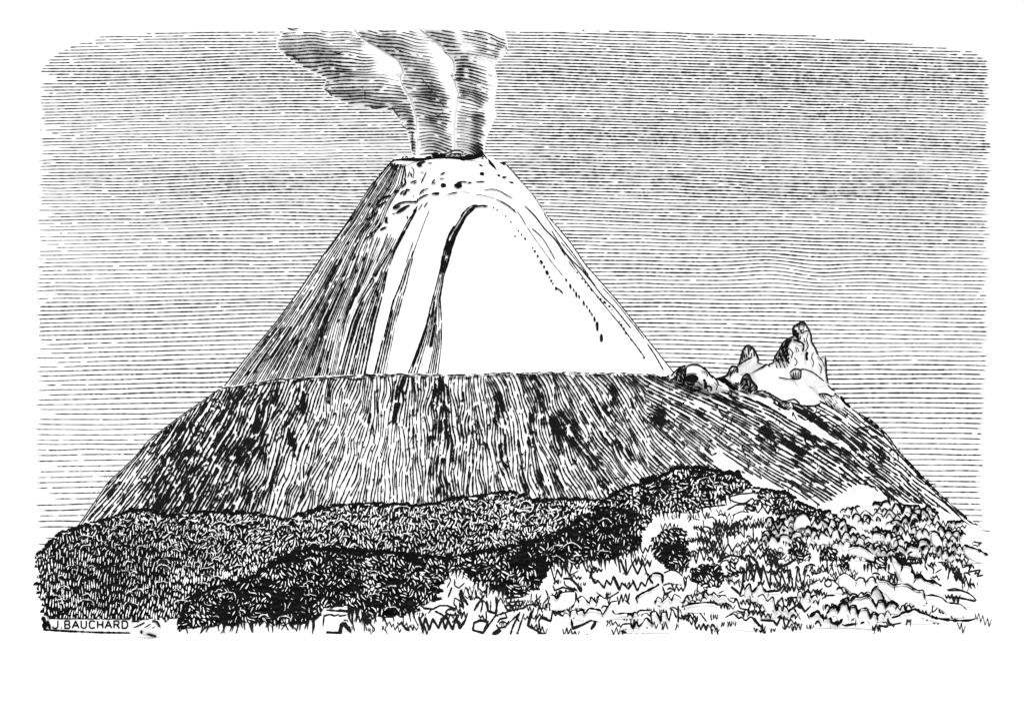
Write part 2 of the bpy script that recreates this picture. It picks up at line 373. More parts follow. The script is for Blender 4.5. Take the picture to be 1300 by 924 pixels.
dashes([(732, 345), (745, 361), (758, 376)], 1.3, 4, 2); dashes([(758, 376), (775, 390), (788, 410), (796, 425)], 2.5, 4, 2); dashes([(796, 425), (806, 437), (814, 448), (821, 460)], 2.6, 3.4, 4)
IK(cn, R3([(720, 400), (735, 430), (700, 445), (665, 425), (690, 405)]), 2.2, Ycone, 8)
tag(cn.build('volcano', [SNOW, INK], smooth=True), 'steep white volcano cone with left flank shaded in dark ruled lines', 'volcano', kind='structure')

# ------------------------------------------------------------------ dark rocks on the cone and the crater rim
def rock_geo(mb, outline, Y0, D, m=0, rings=6, back=True):
    cx = sum(p[0] for p in outline)/len(outline); cy = sum(p[1] for p in outline)/len(outline)
    ol = poly_resample(outline+[outline[0]], 2.0)[:-1]
    for sg in ((-1, 1) if back else (-1,)):
        rows = []
        for k in range(rings+1):
            a = math.pi/2*k/rings; r = math.cos(a)
            row = []
            for (u, v) in ol:
                q = P(cx+(u-cx)*r, cy+(v-cy)*r, Y0-D*math.sin(a))
                if sg == 1: q = (q[0], 2*Y0-q[1], q[2])
                row.append(q)
            rows.append(row)
        mb.grid(rows, m, wrap=True)
    def Yf(u, v):
        # radial fraction of the outline
        dx, dy = u-cx, v-cy; best = 1e9
        if abs(dx)+abs(dy) < 1e-6: return Y0-D
        n = len(outline); tt = 0
        for i in range(n):
            (x1, y1), (x2, y2) = outline[i], outline[(i+1) % n]
            ex, ey = x2-x1, y2-y1; den = dx*ey-dy*ex
            if abs(den) < 1e-9: continue
            t = ((x1-cx)*ey-(y1-cy)*ex)/den; s_ = ((x1-cx)*dy-(y1-cy)*dx)/den
            if t > 0 and -.001 <= s_ <= 1.001: tt = max(tt, t) if tt == 0 else min(tt, t)
        r = min(1, 1/tt) if tt > 0 else 1
        return Y0-D*math.sqrt(max(0, 1-r*r))
    return Yf
def small_rock(u, v, ru, rv, Y, label, ang=0, D=None):
    mb = MB(); ol = []
    for k in range(9):
        t = k*math.tau/9; r = rnd.uniform(.75, 1.2); x, y = math.cos(t)*ru*r, math.sin(t)*rv*r
        ol.append((u+x*math.cos(ang)-y*math.sin(ang), v+x*math.sin(ang)+y*math.cos(ang)))
    rock_geo(mb, ol, Y, D or min(ru, rv)*Y/F, 0, 3)
    return tag(mb.build('rock', [INK]), label, 'rock', 'dark rocks scattered near the crater')
for u, v, a, b, an, lab in [
 (612, 221, 3.4, 2.8, 0, 'round black rock low on the snow right of the crater'), (610, 210, 2.8, 1.3, .3, 'tiny black rock just under the right end of the crater rim'),
 (563, 235.5, 3.6, 3.0, 0, 'squat black rock in the middle of the snow under the crater'), (582, 235.5, 4.2, 2.8, 0, 'black rock with a thin tail right of the middle of the snow'),
 (625, 210, 9.5, 2.0, .9, 'long slanting black rock by the right shoulder of the crater'), (638, 208, 5, 1.8, .1, 'flat black rock on the right corner of the crater shoulder'),
 (633, 223, 2.6, 1.5, .3, 'small black rock left of the winged one on the right shoulder'), (639, 225.5, 4.5, 1.8, -.2, 'winged black rock below the right shoulder of the crater'),
 (648, 231.5, 5.2, 1.3, .05, 'thin flat black rock lowest on the right shoulder'), (533, 210, 3.2, 1.8, -.6, 'small black rock under the left part of the crater rim'),
 (555, 245.5, 3.6, 1.6, -.1, 'black rock lying on the thin snow arc left of centre')]:
    small_rock(u, v, a, b, Ycone(u, v)-3, lab, an)
rim = [(503, 203), (516, 201), (526, 200), (538, 202), (545, 202)]
rockn = 0
for u, v, a, b, lab in [(545, 200.5, 4.5, 3, 'leftmost black boulder of the crater rim'), (553, 197.5, 5.5, 3.8, 'second black boulder from the left on the crater rim'), (562, 197.5, 5, 3.6, 'third black boulder from the left on the crater rim'),
    (588, 202.5, 4, 3.6, 'black boulder hanging lowest from the crater rim'), (595, 199.5, 5.5, 3.4, 'broad black boulder right of the lowest one on the crater rim'), (604, 198, 5, 2.6, 'second black boulder from the right on the crater rim'), (611, 195.5, 4, 2.6, 'rightmost black boulder at the peak of the crater rim')]:
    mb = MB(); ol = []
    for k in range(11):
        t = k*math.tau/11; r = rnd.uniform(.7, 1.2); ol.append((u+math.cos(t)*a*r, v+math.sin(t)*b*r))
    Y0 = Ycone(u, max(v, 199))-4
    Yf = rock_geo(mb, ol, Y0, b*Y0/F, 0, 3)
    for k in range(2):
        x = u+rnd.uniform(-a, a)*.5; mb.ribbon([(x-1.2, v+rnd.uniform(-1, .5)), (x, v-.6), (x+1.5, v+.6)], .8, Yf, 3, 1, 1)
    tag(mb.build('rim_boulder', [INK, SNOW]), lab, 'boulder', 'black boulders along the crater rim')
mb = MB(); ol = R3([(570, 130), (610, 105), (660, 82), (710, 85), (760, 110), (770, 150), (720, 165), (650, 160), (620, 150)])
Yf = rock_geo(mb, ol, Ycone(578, 199)-2, 12, 0, 4)
for wd, q in [(1.5, [(560, 130), (610, 105), (660, 84), (710, 86), (760, 108)]), (1.6, [(610, 130), (640, 120), (700, 115), (760, 130)]), (1.5, [(620, 150), (660, 155), (720, 150)]), (1.6, [(640, 100), (610, 150)]), (1.4, [(700, 110), (750, 160)])]:
    mb.ribbon(spline(R3(q)), wd, Yf, 5, 1, 2)
tag(mb.build('rim_boulder', [SNOW, INK]), 'pale boulder with black outlines in the middle of the crater rim', 'boulder', 'black boulders along the crater rim')
mb = MB()
Yr = lambda u, v: Ycone(u, max(v, 200))
tr = [(502, 204), (512, 202), (524, 200.5), (536, 202), (546, 202), (556, 200), (570, 199), (580, 200), (590, 202), (602, 198), (612, 196), (614, 199), (600, 203), (560, 204), (520, 205)]
Yf = rock_geo(mb, tr, Ycone(560, 200)+0, 8, 0, 3)
Yl = lambda u, v: Ycone(u, 201)-16
for q in range(46):
    u = rnd.uniform(545, 612) if q < 36 else rnd.uniform(508, 545); v = (198.5 if u > 545 else 201.5)+rnd.uniform(-3.5, 3.5)*(1 if u > 545 else .3); a = rnd.uniform(2, 5)
    mb.ribbon(spline([(u, v), (u+a*.5, v-rnd.uniform(-1, 3)), (u+a, v+rnd.uniform(-2, 2))], 1), rnd.uniform(.9, 1.9), Yl, 0, 0, 1)
tag(mb.build('crater_lip', [INK]), 'thin black lip running along the top of the crater', 'crater lip')

# ------------------------------------------------------------------ smoke columns
T1 = lambda p: Z(340, 30, 4.0625, p)
def bt(p): return [(y, x) for x, y in p]
c1L = [(36, 368), (42, 358), (50, 351), (62, 350), (70, 360), (80, 372), (90, 392), (97, 408), (101, 414), (104, 413), (112, 409), (118, 413), (124, 424), (132, 442), (137, 470), (140, 494), (146, 500), (152, 506), (160, 512), (166, 516), (172, 517), (180, 519), (190, 521), (202, 524)]
c12 = [(36, 448), (46, 456), (54, 468), (62, 484), (70, 496), (76, 506), (84, 509), (92, 512), (98, 508), (106, 509), (118, 516), (124, 520), (136, 524), (150, 528), (165, 529), (202, 530)]
c23 = [(36, 530), (43, 540), (52, 553), (60, 562), (68, 566), (75, 574), (84, 577), (92, 576), (98, 573), (104, 577), (112, 579), (120, 582), (127, 581), (136, 580), (146, 578), (160, 577), (202, 577)]
c3R = [(36, 640), (48, 643), (58, 645), (66, 643), (74, 638), (80, 630), (86, 628), (94, 630), (102, 632), (112, 631), (122, 629), (130, 628), (138, 628), (146, 631), (152, 629), (158, 625), (166, 622), (176, 618), (186, 616), (202, 614)]
def smoke(L, R, tone, slope, label, v0=39.5, sp=3.9):  # tone paints light from the right: dark left sides, white right sides
    mb = MB()
    def Yf(u, v):
        a, b = clampl(v, L), clampl(v, R); s_ = max(-1, min(1, (u-(a+b)/2)/((b-a)/2)))
        hw = min((b-a)/2, 55)
        return YC-hw*.35*YC/F*math.sqrt(1-s_*s_)
    rows = []
    def row(v, k=1.0, dv=0):
        a, b = clampl(v, L), clampl(v, R); hw = min((b-a)/2, 55); r = []
        for i in range(48):
            ph = -math.pi/2+math.tau*i/48
            Y = YC-hw*k*.35*YC/F*math.cos(ph); q = P((a+b)/2+(b-a)/2*k*math.sin(ph), v+dv, min(Y, 2*YC-Y)); r.append((q[0], Y, q[2]))
        return r
    rows = [row(37, .05, -9), row(37, .5, -8), row(37, .85, -4)]+[row(37+k*1.5) for k in range(int((204-37)/1.5))]
    mb.grid(rows, 0, wrap=True)
    v = v0
    while v < 206:
        pts = []; sd_ = rnd.random()*99
        def wf(a, b): return max(0, 3.75*tone(a, b))*(.8+.4*noise(a/9+sd_, sd_))
        u = 340
        while u < 655:
            a_, b_ = clampl(v, L), clampl(v, R); q_ = max(-1, min(1, (u-(a_+b_)/2)/((b_-a_)/2)))
            vv = v+slope(u, v)+2.5*q_*q_+2.3*(noise(u/22, v/14)-.5)*2
            ok = clampl(vv, L)+.6 < u < clampl(vv, R)-.6 and 39 < vv < 203
            if ok and noise(u/2.3+sd_*3, sd_) > .1: pts.append((u, vv))
            else:
                if len(pts) > 1: mb.ribbon(pts, wf, Yf, 8, 1, 3, .35)
                pts = []
            u += 2
        if len(pts) > 1: mb.ribbon(pts, wf, Yf, 8, 1, 3, .35)
        v += sp
    return mb, Yf
t1 = rbf([(360, 45, .38, 14), (380, 62, .42, 18), (400, 78, .72, 14), (375, 76, .62, 12), (425, 82, .62, 14), (395, 92, .5, 10), (430, 55, .28, 16), (460, 80, .42, 12), (470, 95, .3, 12), (448, 52, .3, 10), (425, 115, .55, 16), (450, 122, .6, 12), (420, 105, .4, 10), (480, 120, .5, 16), (500, 112, .42, 10), (460, 136, .42, 10), (500, 135, .45, 10), (512, 155, .62, 8), (522, 150, .6, 8), (521, 165, .6, 6), (522, 190, .85, 10), (525, 176, .35, 5),
    (470, 62, 0, 9), (485, 75, 0, 10), (497, 85, 0, 12), (502, 98, 0, 9), (480, 88, -.05, 7), (510, 105, .3, 5), (516, 132, .5, 6), (528, 175, .1, 4)], .4)
t2 = rbf([(470, 45, .4, 12), (480, 52, .6, 7), (500, 58, .55, 10), (490, 66, .6, 8), (510, 70, .5, 8), (530, 55, .25, 10), (540, 70, .3, 10), (520, 85, .5, 10), (535, 100, .5, 10), (548, 112, .62, 9), (545, 122, .85, 7), (560, 130, .6, 9), (535, 135, .45, 9), (550, 145, .55, 9), (560, 155, .55, 8), (540, 165, .3, 8), (555, 180, .5, 9), (565, 185, .6, 8), (548, 195, .5, 8), (535, 185, .3, 7), (520, 108, .35, 6),
    (535, 45, .1, 6), (548, 62, -.05, 8), (560, 72, -.1, 8), (562, 85, -.1, 8), (568, 98, -.1, 8), (575, 115, -.1, 7), (575, 132, -.1, 6), (578, 150, -.05, 5), (572, 165, .05, 5), (555, 90, .2, 6), (578, 180, .0, 6)], .35)
t3 = rbf([(560, 45, .5, 10), (570, 55, .65, 8), (590, 80, .7, 9), (600, 95, .65, 9), (590, 105, .55, 8), (585, 95, .8, 6), (600, 115, .5, 9), (610, 125, .6, 7), (600, 70, .4, 8), (615, 55, .45, 10), (600, 45, .45, 9), (630, 50, .5, 9), (625, 65, .4, 7), (612, 85, .4, 6), (607, 150, .72, 7), (605, 170, .72, 6), (607, 190, .95, 7), (590, 140, .3, 8), (590, 165, .25, 8), (588, 185, .25, 8), (612, 108, .35, 6),
    (582, 48, -.1, 5), (593, 60, -.1, 6), (600, 63, -.05, 5), (610, 78, -.1, 6), (622, 82, -.15, 7), (626, 100, -.15, 6), (628, 120, -.15, 6), (620, 135, -.1, 5), (624, 148, -.15, 7), (619, 165, -.1, 5), (616, 180, -.1, 4), (640, 68, -.1, 5), (630, 90, -.1, 7)], .3)
mb, Yf = smoke(c1L, c12, t1, lambda u, v: .02*(u-400), '')
for q in [[(85, 155), (130, 170), (165, 195)], [(100, 25), (130, 30), (160, 25)], [(290, 340), (310, 350), (330, 375)], [(640, 430), (660, 460), (680, 490)], [(320, 140), (360, 155), (385, 150)], [(500, 345), (502, 385)], [(530, 435), (560, 440), (600, 430)], [(690, 525), (715, 545)], [(745, 560), (745, 660)]]: mb.ribbon(spline(T1(q)), 1.6, Yf, 9, 1, 3)
tag(mb.build('smoke_column', [SMOKE, SKYL], smooth=True), 'leftmost smoke column, drifting wide to the left with a dark streaked edge', 'smoke', 'smoke columns rising from the crater')
mb, Yf = smoke(c12, c23, t2, lambda u, v: .16*(u-520), '')
for q in [[(440, 50), (470, 75), (500, 100)], [(790, 280), (830, 330), (870, 375), (910, 430)], [(820, 350), (850, 370)], [(635, 115), (680, 140), (740, 160), (745, 145)], [(850, 460), (880, 475), (905, 455)]]: mb.ribbon(spline(T1(q)), 1.1, Yf, 9, 1, 3)
tag(mb.build('smoke_column', [SMOKE, SKYL], smooth=True), 'middle smoke column with a broad white tongue down its right side', 'smoke', 'smoke columns rising from the crater')
mb, Yf = smoke(c23, c3R, t3, lambda u, v: (.2 if v < 105 else .28)*(u-600), '')
for q in [[(775, 42), (820, 65), (850, 90)], [(900, 155), (935, 150)], [(930, 272), (965, 268)], [(970, 385), (1000, 380), (1030, 385)], [(1130, 260), (1160, 275)], [(1225, 110), (1235, 145)], [(1170, 170), (1180, 185)]]: mb.ribbon(spline(T1(q)), 1.1, Yf, 9, 1, 3)
tag(mb.build('smoke_column', [SMOKE, SKYL], smooth=True), 'rightmost smoke column, tall and puffed with a bright right edge', 'smoke', 'smoke columns rising from the crater')

# ------------------------------------------------------------------ broad lower mountain
bL = [(455, 340), (480, 300), (493, 279), (524, 234), (558, 188), (583, 168), (612, 136), (659, 104), (680, 88), (710, 62)]
bR = [(455, 1049), (487, 1055), (505, 1068), (521, 1083), (533, 1107), (552, 1128), (575, 1144), (619, 1186), (645, 1214), (666, 1240), (710, 1290)]
brim = [(270, 494), (278, 493), (310, 487), (345, 481), (400, 477.5), (450, 475.5), (500, 473.5), (560, 475), (620, 473), (700, 471.5), (760, 472.5), (820, 473), (860, 479), (900, 484), (925, 483), (945, 475), (965, 464), (990, 468), (1015, 468), (1035, 474), (1052, 488), (1060, 500)]
def Dv(v): return clampl(v, [(455, 1100), (500, 1300), (700, 2450)])
def bs(u, v):
    a, b = lerp(v, bL), lerp(v, bR); return (u-(a+b)/2)/((b-a)/2)
def Ybase(u, v):
    s_ = max(-1, min(1, bs(u, v))); q = math.sqrt(1-s_*s_)
    return YC-Dv(v)*q+60*(noise(u/34, v/90)-.5)*q
bm = MB(); rows = []
NU = 220; NV = 60
cols = []
for i in range(NU+1):
    ph = -math.pi/2+math.pi*i/NU; sN = math.sin(ph)
    col = []
    # find the start row where this meridian crosses the rim
    def uof(v): a, b = lerp(v, bL), lerp(v, bR); return (a+b)/2+(b-a)/2*sN
    lo, hi = 455.0, 560.0
    for _ in range(30):
        mid = (lo+hi)/2
        if mid < clampl(uof(mid), brim): lo = mid
        else: hi = mid
    v0 = hi
    for j in range(NV+1):
        v = v0+(707-v0)*j/NV; col.append((uof(v), v))
    cols.append(col)
rows = []
topb = []
for i, col in enumerate(cols):
    u, v = col[0]; p = P(u, v, Ybase(u, v)); topb.append((p[0]*.75, p[1]+(YC-p[1])*.7+10, p[2]*.99))
rows.append([(p[0], YC+300, p[2]*.9) for p in topb]); rows.append(topb)
for j in range(NV+1): rows.append([P(c[j][0], c[j][1], Ybase(*c[j])) for c in cols])
bm.grid(rows)
# back of the mountain
back = []
for j in range(0, NV+1, 4):
    row = []
    for c in cols[::4]:
        p = P(c[j][0], c[j][1], Ybase(*c[j])); row.append((p[0], 2*YC-p[1]+(0 if j else 0), p[2]))
    back.append(row)
bm.grid(back)

snow1 = Z(960, 400, 7.108, [(-60, 500), (0, 480), (100, 430), (150, 420), (400, 480), (520, 520), (650, 630), (720, 690), (700, 740), (560, 710), (570, 800), (400, 805), (330, 800), (190, 745), (100, 690), (0, 680), (-60, 690), (-240, 640), (-270, 590)])
snow2 = Z(940, 400, 4.0625, [(0, 400), (60, 410), (150, 430), (190, 480), (180, 500), (100, 450), (0, 415)])
snow3 = Z(940, 400, 4.0625, [(200, 490), (260, 490), (330, 540), (390, 560), (440, 600), (500, 640), (560, 670), (540, 690), (470, 650), (400, 620), (320, 570), (240, 520)])
snow4 = Z(940, 600, 4.0625, [(380, 180), (480, 140), (560, 90), (600, 70), (650, 60), (720, 100), (790, 140), (840, 160), (700, 150), (620, 115), (460, 190)])
snow5 = Z(620, 400, 4.0625, [(1150, 690), (1200, 700), (1300, 770), (1320, 800), (1200, 800), (1170, 760)])
snow6 = Z(850, 400, 7.108, [(230, 770), (300, 790), (420, 860), (460, 890), (330, 860), (240, 820)])
snow7 = Z(940, 600, 4.0625, [(0, 0), (60, 10), (250, 90), (330, 130), (450, 190), (420, 195), (300, 140), (160, 85), (60, 75)])
snows = [snow1, snow2, snow3, snow4, snow5, snow6, snow7]
def in_base(u, v):
    if abs(bs(u, v)) > .995 or v > 700 or v < clampl(u, brim)+1.5: return False
    if (u < 900 and v > 662) or u > 1238 or v > 672: return False
    return not any(inpoly(u, v, q) for q in snows if abs(u-q[0][0]) < 200)
slope = [(90, -.95), (150, -.8), (200, -.66), (300, -.5), (400, -.34), (480, -.2), (560, -.03), (640, .2), (700, .38), (760, .6), (830, .85), (900, 1.25), (1000, 1.6), (1100, 1.25), (1240, 1.1)]
def bdir(u, v):
    sl = clampl(u, slope); k = 1
    if u > 620 and v < 500: sl += (500-v)/30*.5
    sl += .30*(noise(u/16, v/22)-.5)*2*(1 if u > 300 else .4)+.2*(noise(u/6.5, v/9)-.5)*2
    if u > 820 and v < 560: sl += 1.2*max(0, 1-abs(v-500)/50)*(1 if u < 980 else .2)
    return (sl, 1)
dk = []
def streak(a, b, t=.95, r=7):
    n = max(1, int(math.hypot(a[0]-b[0], a[1]-b[1])/r)); 
    for k in range(n+1): dk.append((a[0]+(b[0]-a[0])*k/n, a[1]+(b[1]-a[1])*k/n, t, r))
for a, b, r in [((512, 486), (506, 508), 5), ((506, 508), (500, 532), 4), ((556, 482), (560, 510), 7), ((560, 510), (561, 542), 6), ((566, 545), (576, 580), 4), ((553, 546), (546, 556), 5), ((632, 503), (638, 540), 6), ((382, 494), (388, 530), 4), ((366, 540), (378, 578), 6), ((350, 590), (342, 612), 6), ((677, 478), (689, 520), 4), ((713, 524), (730, 560), 5), ((726, 538), (738, 574), 5), ((738, 572), (760, 588), 5), ((762, 592), (772, 618), 4), ((674, 530), (671, 562), 5), ((703, 536), (709, 570), 6), ((690, 534), (692, 540), 4), ((767, 518), (778, 528), 4), ((777, 494), (780, 510), 5), ((830, 533), (842, 535), 5), ((834, 512), (842, 525), 3), ((777, 560), (802, 582), 5), ((755, 508), (758, 516), 4), ((635, 560), (640, 600), 3), ((684, 600), (690, 640), 4), ((560, 580), (548, 600), 4), ((470, 530), (474, 560), 3), ((660, 590), (668, 625), 4), ((764, 610), (775, 625), 4), ((330, 520), (322, 560), 5), ((300, 510), (310, 505), 4), ((527, 545), (522, 560), 3),
    ((965, 540), (975, 550), 5), ((980, 560), (984, 568), 4), ((1000, 560), (1022, 580), 6), ((1018, 548), (1030, 556), 4), ((1040, 536), (1048, 542), 4), ((1112, 568), (1122, 585), 6), ((1055, 560), (1070, 568), 4), ((1086, 608), (1098, 614), 5), ((1125, 620), (1130, 635), 4), ((1060, 548), (1068, 552), 4), ((1016, 522), (1032, 530), 4), ((1085, 545), (1095, 552), 4)]: streak(a, b, .95, r*.75)
dk += [(230, 560, .78, 30), (260, 600, .84, 30), (290, 570, .82, 30), (220, 620, .8, 25), (300, 620, .68, 25), (150, 620, .45, 18), (130, 650, .42, 18), (190, 570, .5, 14), (245, 520, .55, 14), (300, 500, .7, 16), (340, 560, .6, 25), (330, 600, .42, 14), (312, 560, .68, 14), (360, 500, .7, 16), (400, 560, .42, 28), (420, 520, .42, 20), (440, 600, .42, 25), (480, 560, .4, 20), (450, 490, .5, 12), (480, 500, .45, 14), (520, 600, .45, 22), (500, 620, .4, 18), (545, 520, .5, 12), (600, 560, .55, 22), (590, 620, .5, 18), (565, 625, .75, 10), (650, 560, .5, 20), (620, 520, .5, 15), (660, 500, .5, 15), (700, 500, .55, 18), (720, 600, .5, 20), (700, 625, .5, 20), (760, 550, .55, 22), (800, 540, .5, 20), (800, 600, .3, 14), (770, 590, .3, 9), (830, 575, .42, 20), (850, 500, .5, 16), (880, 560, .32, 14), (870, 530, .45, 14), (900, 510, .5, 14), (930, 530, .5, 16), (960, 570, .5, 14), (915, 560, .4, 12), (990, 580, .5, 16), (960, 590, .35, 12), (1000, 600, .5, 15), (1010, 620, .4, 12), (1050, 590, .6, 20), (1070, 530, .5, 15), (1100, 560, .6, 15), (1090, 590, .6, 18), (1130, 590, .6, 14), (1150, 620, .6, 14), (1190, 640, .6, 14), (1060, 620, .45, 12), (1120, 605, .55, 12), (1088, 628, .0, 9), (490, 545, .3, 10), (455, 570, .32, 12), (680, 545, .38, 8), (575, 490, .4, 8)]
btone = rbf(dk, .5)
lines = hatch((80, 460, 1250, 700), in_base, bdir, lambda u, v: clampl(u, [(100, 3.2), (250, 3.4), (420, 3.6), (900, 3.5), (1200, 3.6)])*clampl(v, [(470, .92), (600, 1.05), (690, 1.1)]), 80, 100000, step=2.2, sep=.45, seed=4)
def bw_(u, v):
    n_ = noise(u/5.5, v/9); return 3.5*min(1.05, .07+.9*btone(u, v)**1.12*(.78+.52*n_)*(.88+.32*noise(u/45+9, v/60)))
for ln in lines: bm.ribbon(ln, bw_, Ybase, 9, 1, 1.4, .42)
for q in range(1300):                                        # cross ticks and broken joints between strokes
    u = rnd.uniform(110, 1200); v = rnd.uniform(485, 655)
    if not in_base(u, v) or noise(u/20+3, v/20) < .3: continue
    dx, dy = bdir(u, v); a = rnd.uniform(.6, 1.5)*rnd.choice((-1, 1))
    l = rnd.uniform(2.5, 6); 
    IK(bm, [(u, v), (u+(dx*math.cos(a)-dy*math.sin(a))*l*.7, v+(dx*math.sin(a)+dy*math.cos(a))*l*.7)], rnd.uniform(1.1, 2.0), Ybase, 10, 2)
for q in range(5200):                                       # short dark strokes tangled into the darker gullies
    u = rnd.uniform(120, 1200); v = rnd.uniform(485, 660)
    if not in_base(u, v): continue
    if btone(u, v)*(.7+.6*noise(u/12+70, v/12)) < .62: continue
    dx, dy = bdir(u, v); a = rnd.uniform(-.8, .8); l = rnd.uniform(4, 9)
    IK(bm, [(u, v), (u+(dx*math.cos(a)-dy*math.sin(a))*l*.5+rnd.uniform(-.8, .8), v+(dx*math.sin(a)+dy*math.cos(a))*l*.5), (u+(dx*math.cos(a)-dy*math.sin(a))*l, v+(dx*math.sin(a)+dy*math.cos(a))*l)], rnd.uniform(.9, 1.9), Ybase, 11, 1.5, True, .4)
for pts, wd in [([(a, lerp(a, [(y, x) for x, y in []]) if False else b) for a, b in []], 1)]: pass
def bL_pts(t, v0, v1, off): return [(lerp(v, t)+off, v) for v in range(v0, v1, 6)]
IK(bm, bL_pts(bL, 494, 690, 1.2), 1.5, Ybase, 10, 2); IK(bm, bL_pts(bL, 500, 690, 4.0), 1.1, Ybase, 10, 2)
IK(bm, bL_pts(bR, 520, 660, -1.5), 2.0, Ybase, 10, 2, rough=.6); IK(bm, bL_pts(bR, 530, 660, -5), 1.6, Ybase, 10, 2, rough=.6)
rp = [(u, clampl(u, brim)+1.2+1.1*(noise(u/5, 3)-.5)*2) for u in range(280, 862, 3)]
k = 0
while k < len(rp)-3:
    n = rnd.randint(4, 14); IK(bm, rp[k:k+n], 1.5 if rp[k][0] < 620 else 1.25, Ybase, 11, 2, False, .6); k += n-1 if rnd.random() < .75 else n+1
rp = [(u, clampl(u, brim)+4.5+1.8*(noise(u/7, 13)-.5)*2) for u in range(300, 862, 3)]
k = 0
while k < len(rp)-3:
    n = rnd.randint(3, 10); IK(bm, rp[k:k+n], 1.5, Ybase, 11, 2, False, .6); k += n+rnd.randint(0, 2)
for q in range(60):
    u = rnd.uniform(300, 860); v = clampl(u, brim)+rnd.uniform(1, 6)
    IK(bm, [(u, v), (u+rnd.uniform(2, 6), v-rnd.uniform(-1, 3))], rnd.uniform(1.4, 2.6), Ybase, 12, 2)
RA = lambda p: Z(850, 400, 7.108, p)
RB = lambda p: Z(960, 400, 7.108, p)
for wd, pts in [(2.3, RA([(370, 690), (470, 770), (560, 820), (630, 860), (700, 910)])), (1.4, RA([(180, 660), (220, 638), (280, 645), (290, 665), (200, 690)])), (1.4, RA([(340, 745), (400, 790), (440, 840), (470, 890)])), (1.3, RA([(600, 720), (700, 740), (800, 790), (924, 850)])), (2.2, RA([(480, 740), (560, 780)])), (2.0, RA([(530, 720), (600, 760)])),
 (2.0, RB([(-70, 690), (0, 685), (60, 680), (100, 690)])), (1.6, RB([(100, 690), (190, 745), (250, 775), (310, 762), (350, 757), (400, 800)])), (1.5, RB([(110, 700), (160, 760), (180, 810)])), (2.0, RB([(300, 780), (400, 812), (480, 818), (540, 815), (585, 790)])), (1.8, RB([(400, 490), (440, 490), (520, 522), (615, 598)])), (1.8, RB([(640, 625), (680, 665), (715, 688)])),
 (4.0, RB([(760, 730), (800, 790), (850, 835)])), (1.4, RB([(700, 700), (760, 745)])), (3.0, RB([(-70, 520), (0, 495), (60, 465), (100, 440)])), (1.6, RB([(0, 460), (60, 440)])), (1.5, RB([(200, 560), (290, 576), (400, 576)])), (2.6, RB([(320, 820), (420, 880), (460, 900)])), (2.0, RB([(0, 770), (100, 820), (200, 880), (280, 924)]))]:
    IK(bm, pts, wd, Ybase, 12, 2)
tag(bm.build('mountain', [SNOW, INK], smooth=False), 'broad hatched lower mountain under the volcano cone', 'mountain', kind='structure')

# ------------------------------------------------------------------ crags on the right shoulder
def fill(mb, poly, Yf, tone, ang, sp=2.3, lift=10, maxlen=14, seed=5):
    xs = [p[0] for p in poly]; ys = [p[1] for p in poly]
    ls = hatch((min(xs), min(ys), max(xs), max(ys)), lambda u, v: inpoly(u, v, poly), lambda u, v: (math.cos(ang)+.3*(noise(u/4, v/4)-.5), math.sin(ang)), lambda u, v: sp, maxlen, int(60+(max(xs)-min(xs))*(max(ys)-min(ys))*3), step=1.2, seed=seed)
    for l in ls: mb.ribbon(l, sp*tone, Yf, lift, 1, 2, .4)
def crag(name, label, outline, Y0, D, inks, fills=(), blobs=(), group='crags on the right shoulder', cat='rock'):
    mb = MB(); Yf = rock_geo(mb, outline, Y0, D, 0, 7)
    for poly, tone, ang in fills: fill(mb, poly, Yf, tone, ang)
    for b_ in blobs: mb.blob(*b_, Yf, 16)
    for wd, pts in inks: mb.ribbon(spline(pts, 1.2), wd, Yf, 9, 1, 1.5, .3)
    return tag(mb.build(name, [SNOW, INK]), label, cat, group)
def circ(x, y, r, n=10): return [(x+r*math.cos(k*math.tau/n), y+r*math.sin(k*math.tau/n)) for k in range(n+1)]
ol = RB([(150, 430), (170, 370), (210, 310), (240, 250), (290, 210), (340, 190), (335, 160), (330, 125), (345, 95), (380, 80), (400, 58), (425, 58), (455, 90), (480, 130), (500, 180), (505, 240), (540, 300), (570, 370), (630, 380), (635, 450), (640, 540), (655, 620), (600, 660), (300, 620), (150, 590), (110, 540), (115, 460)])
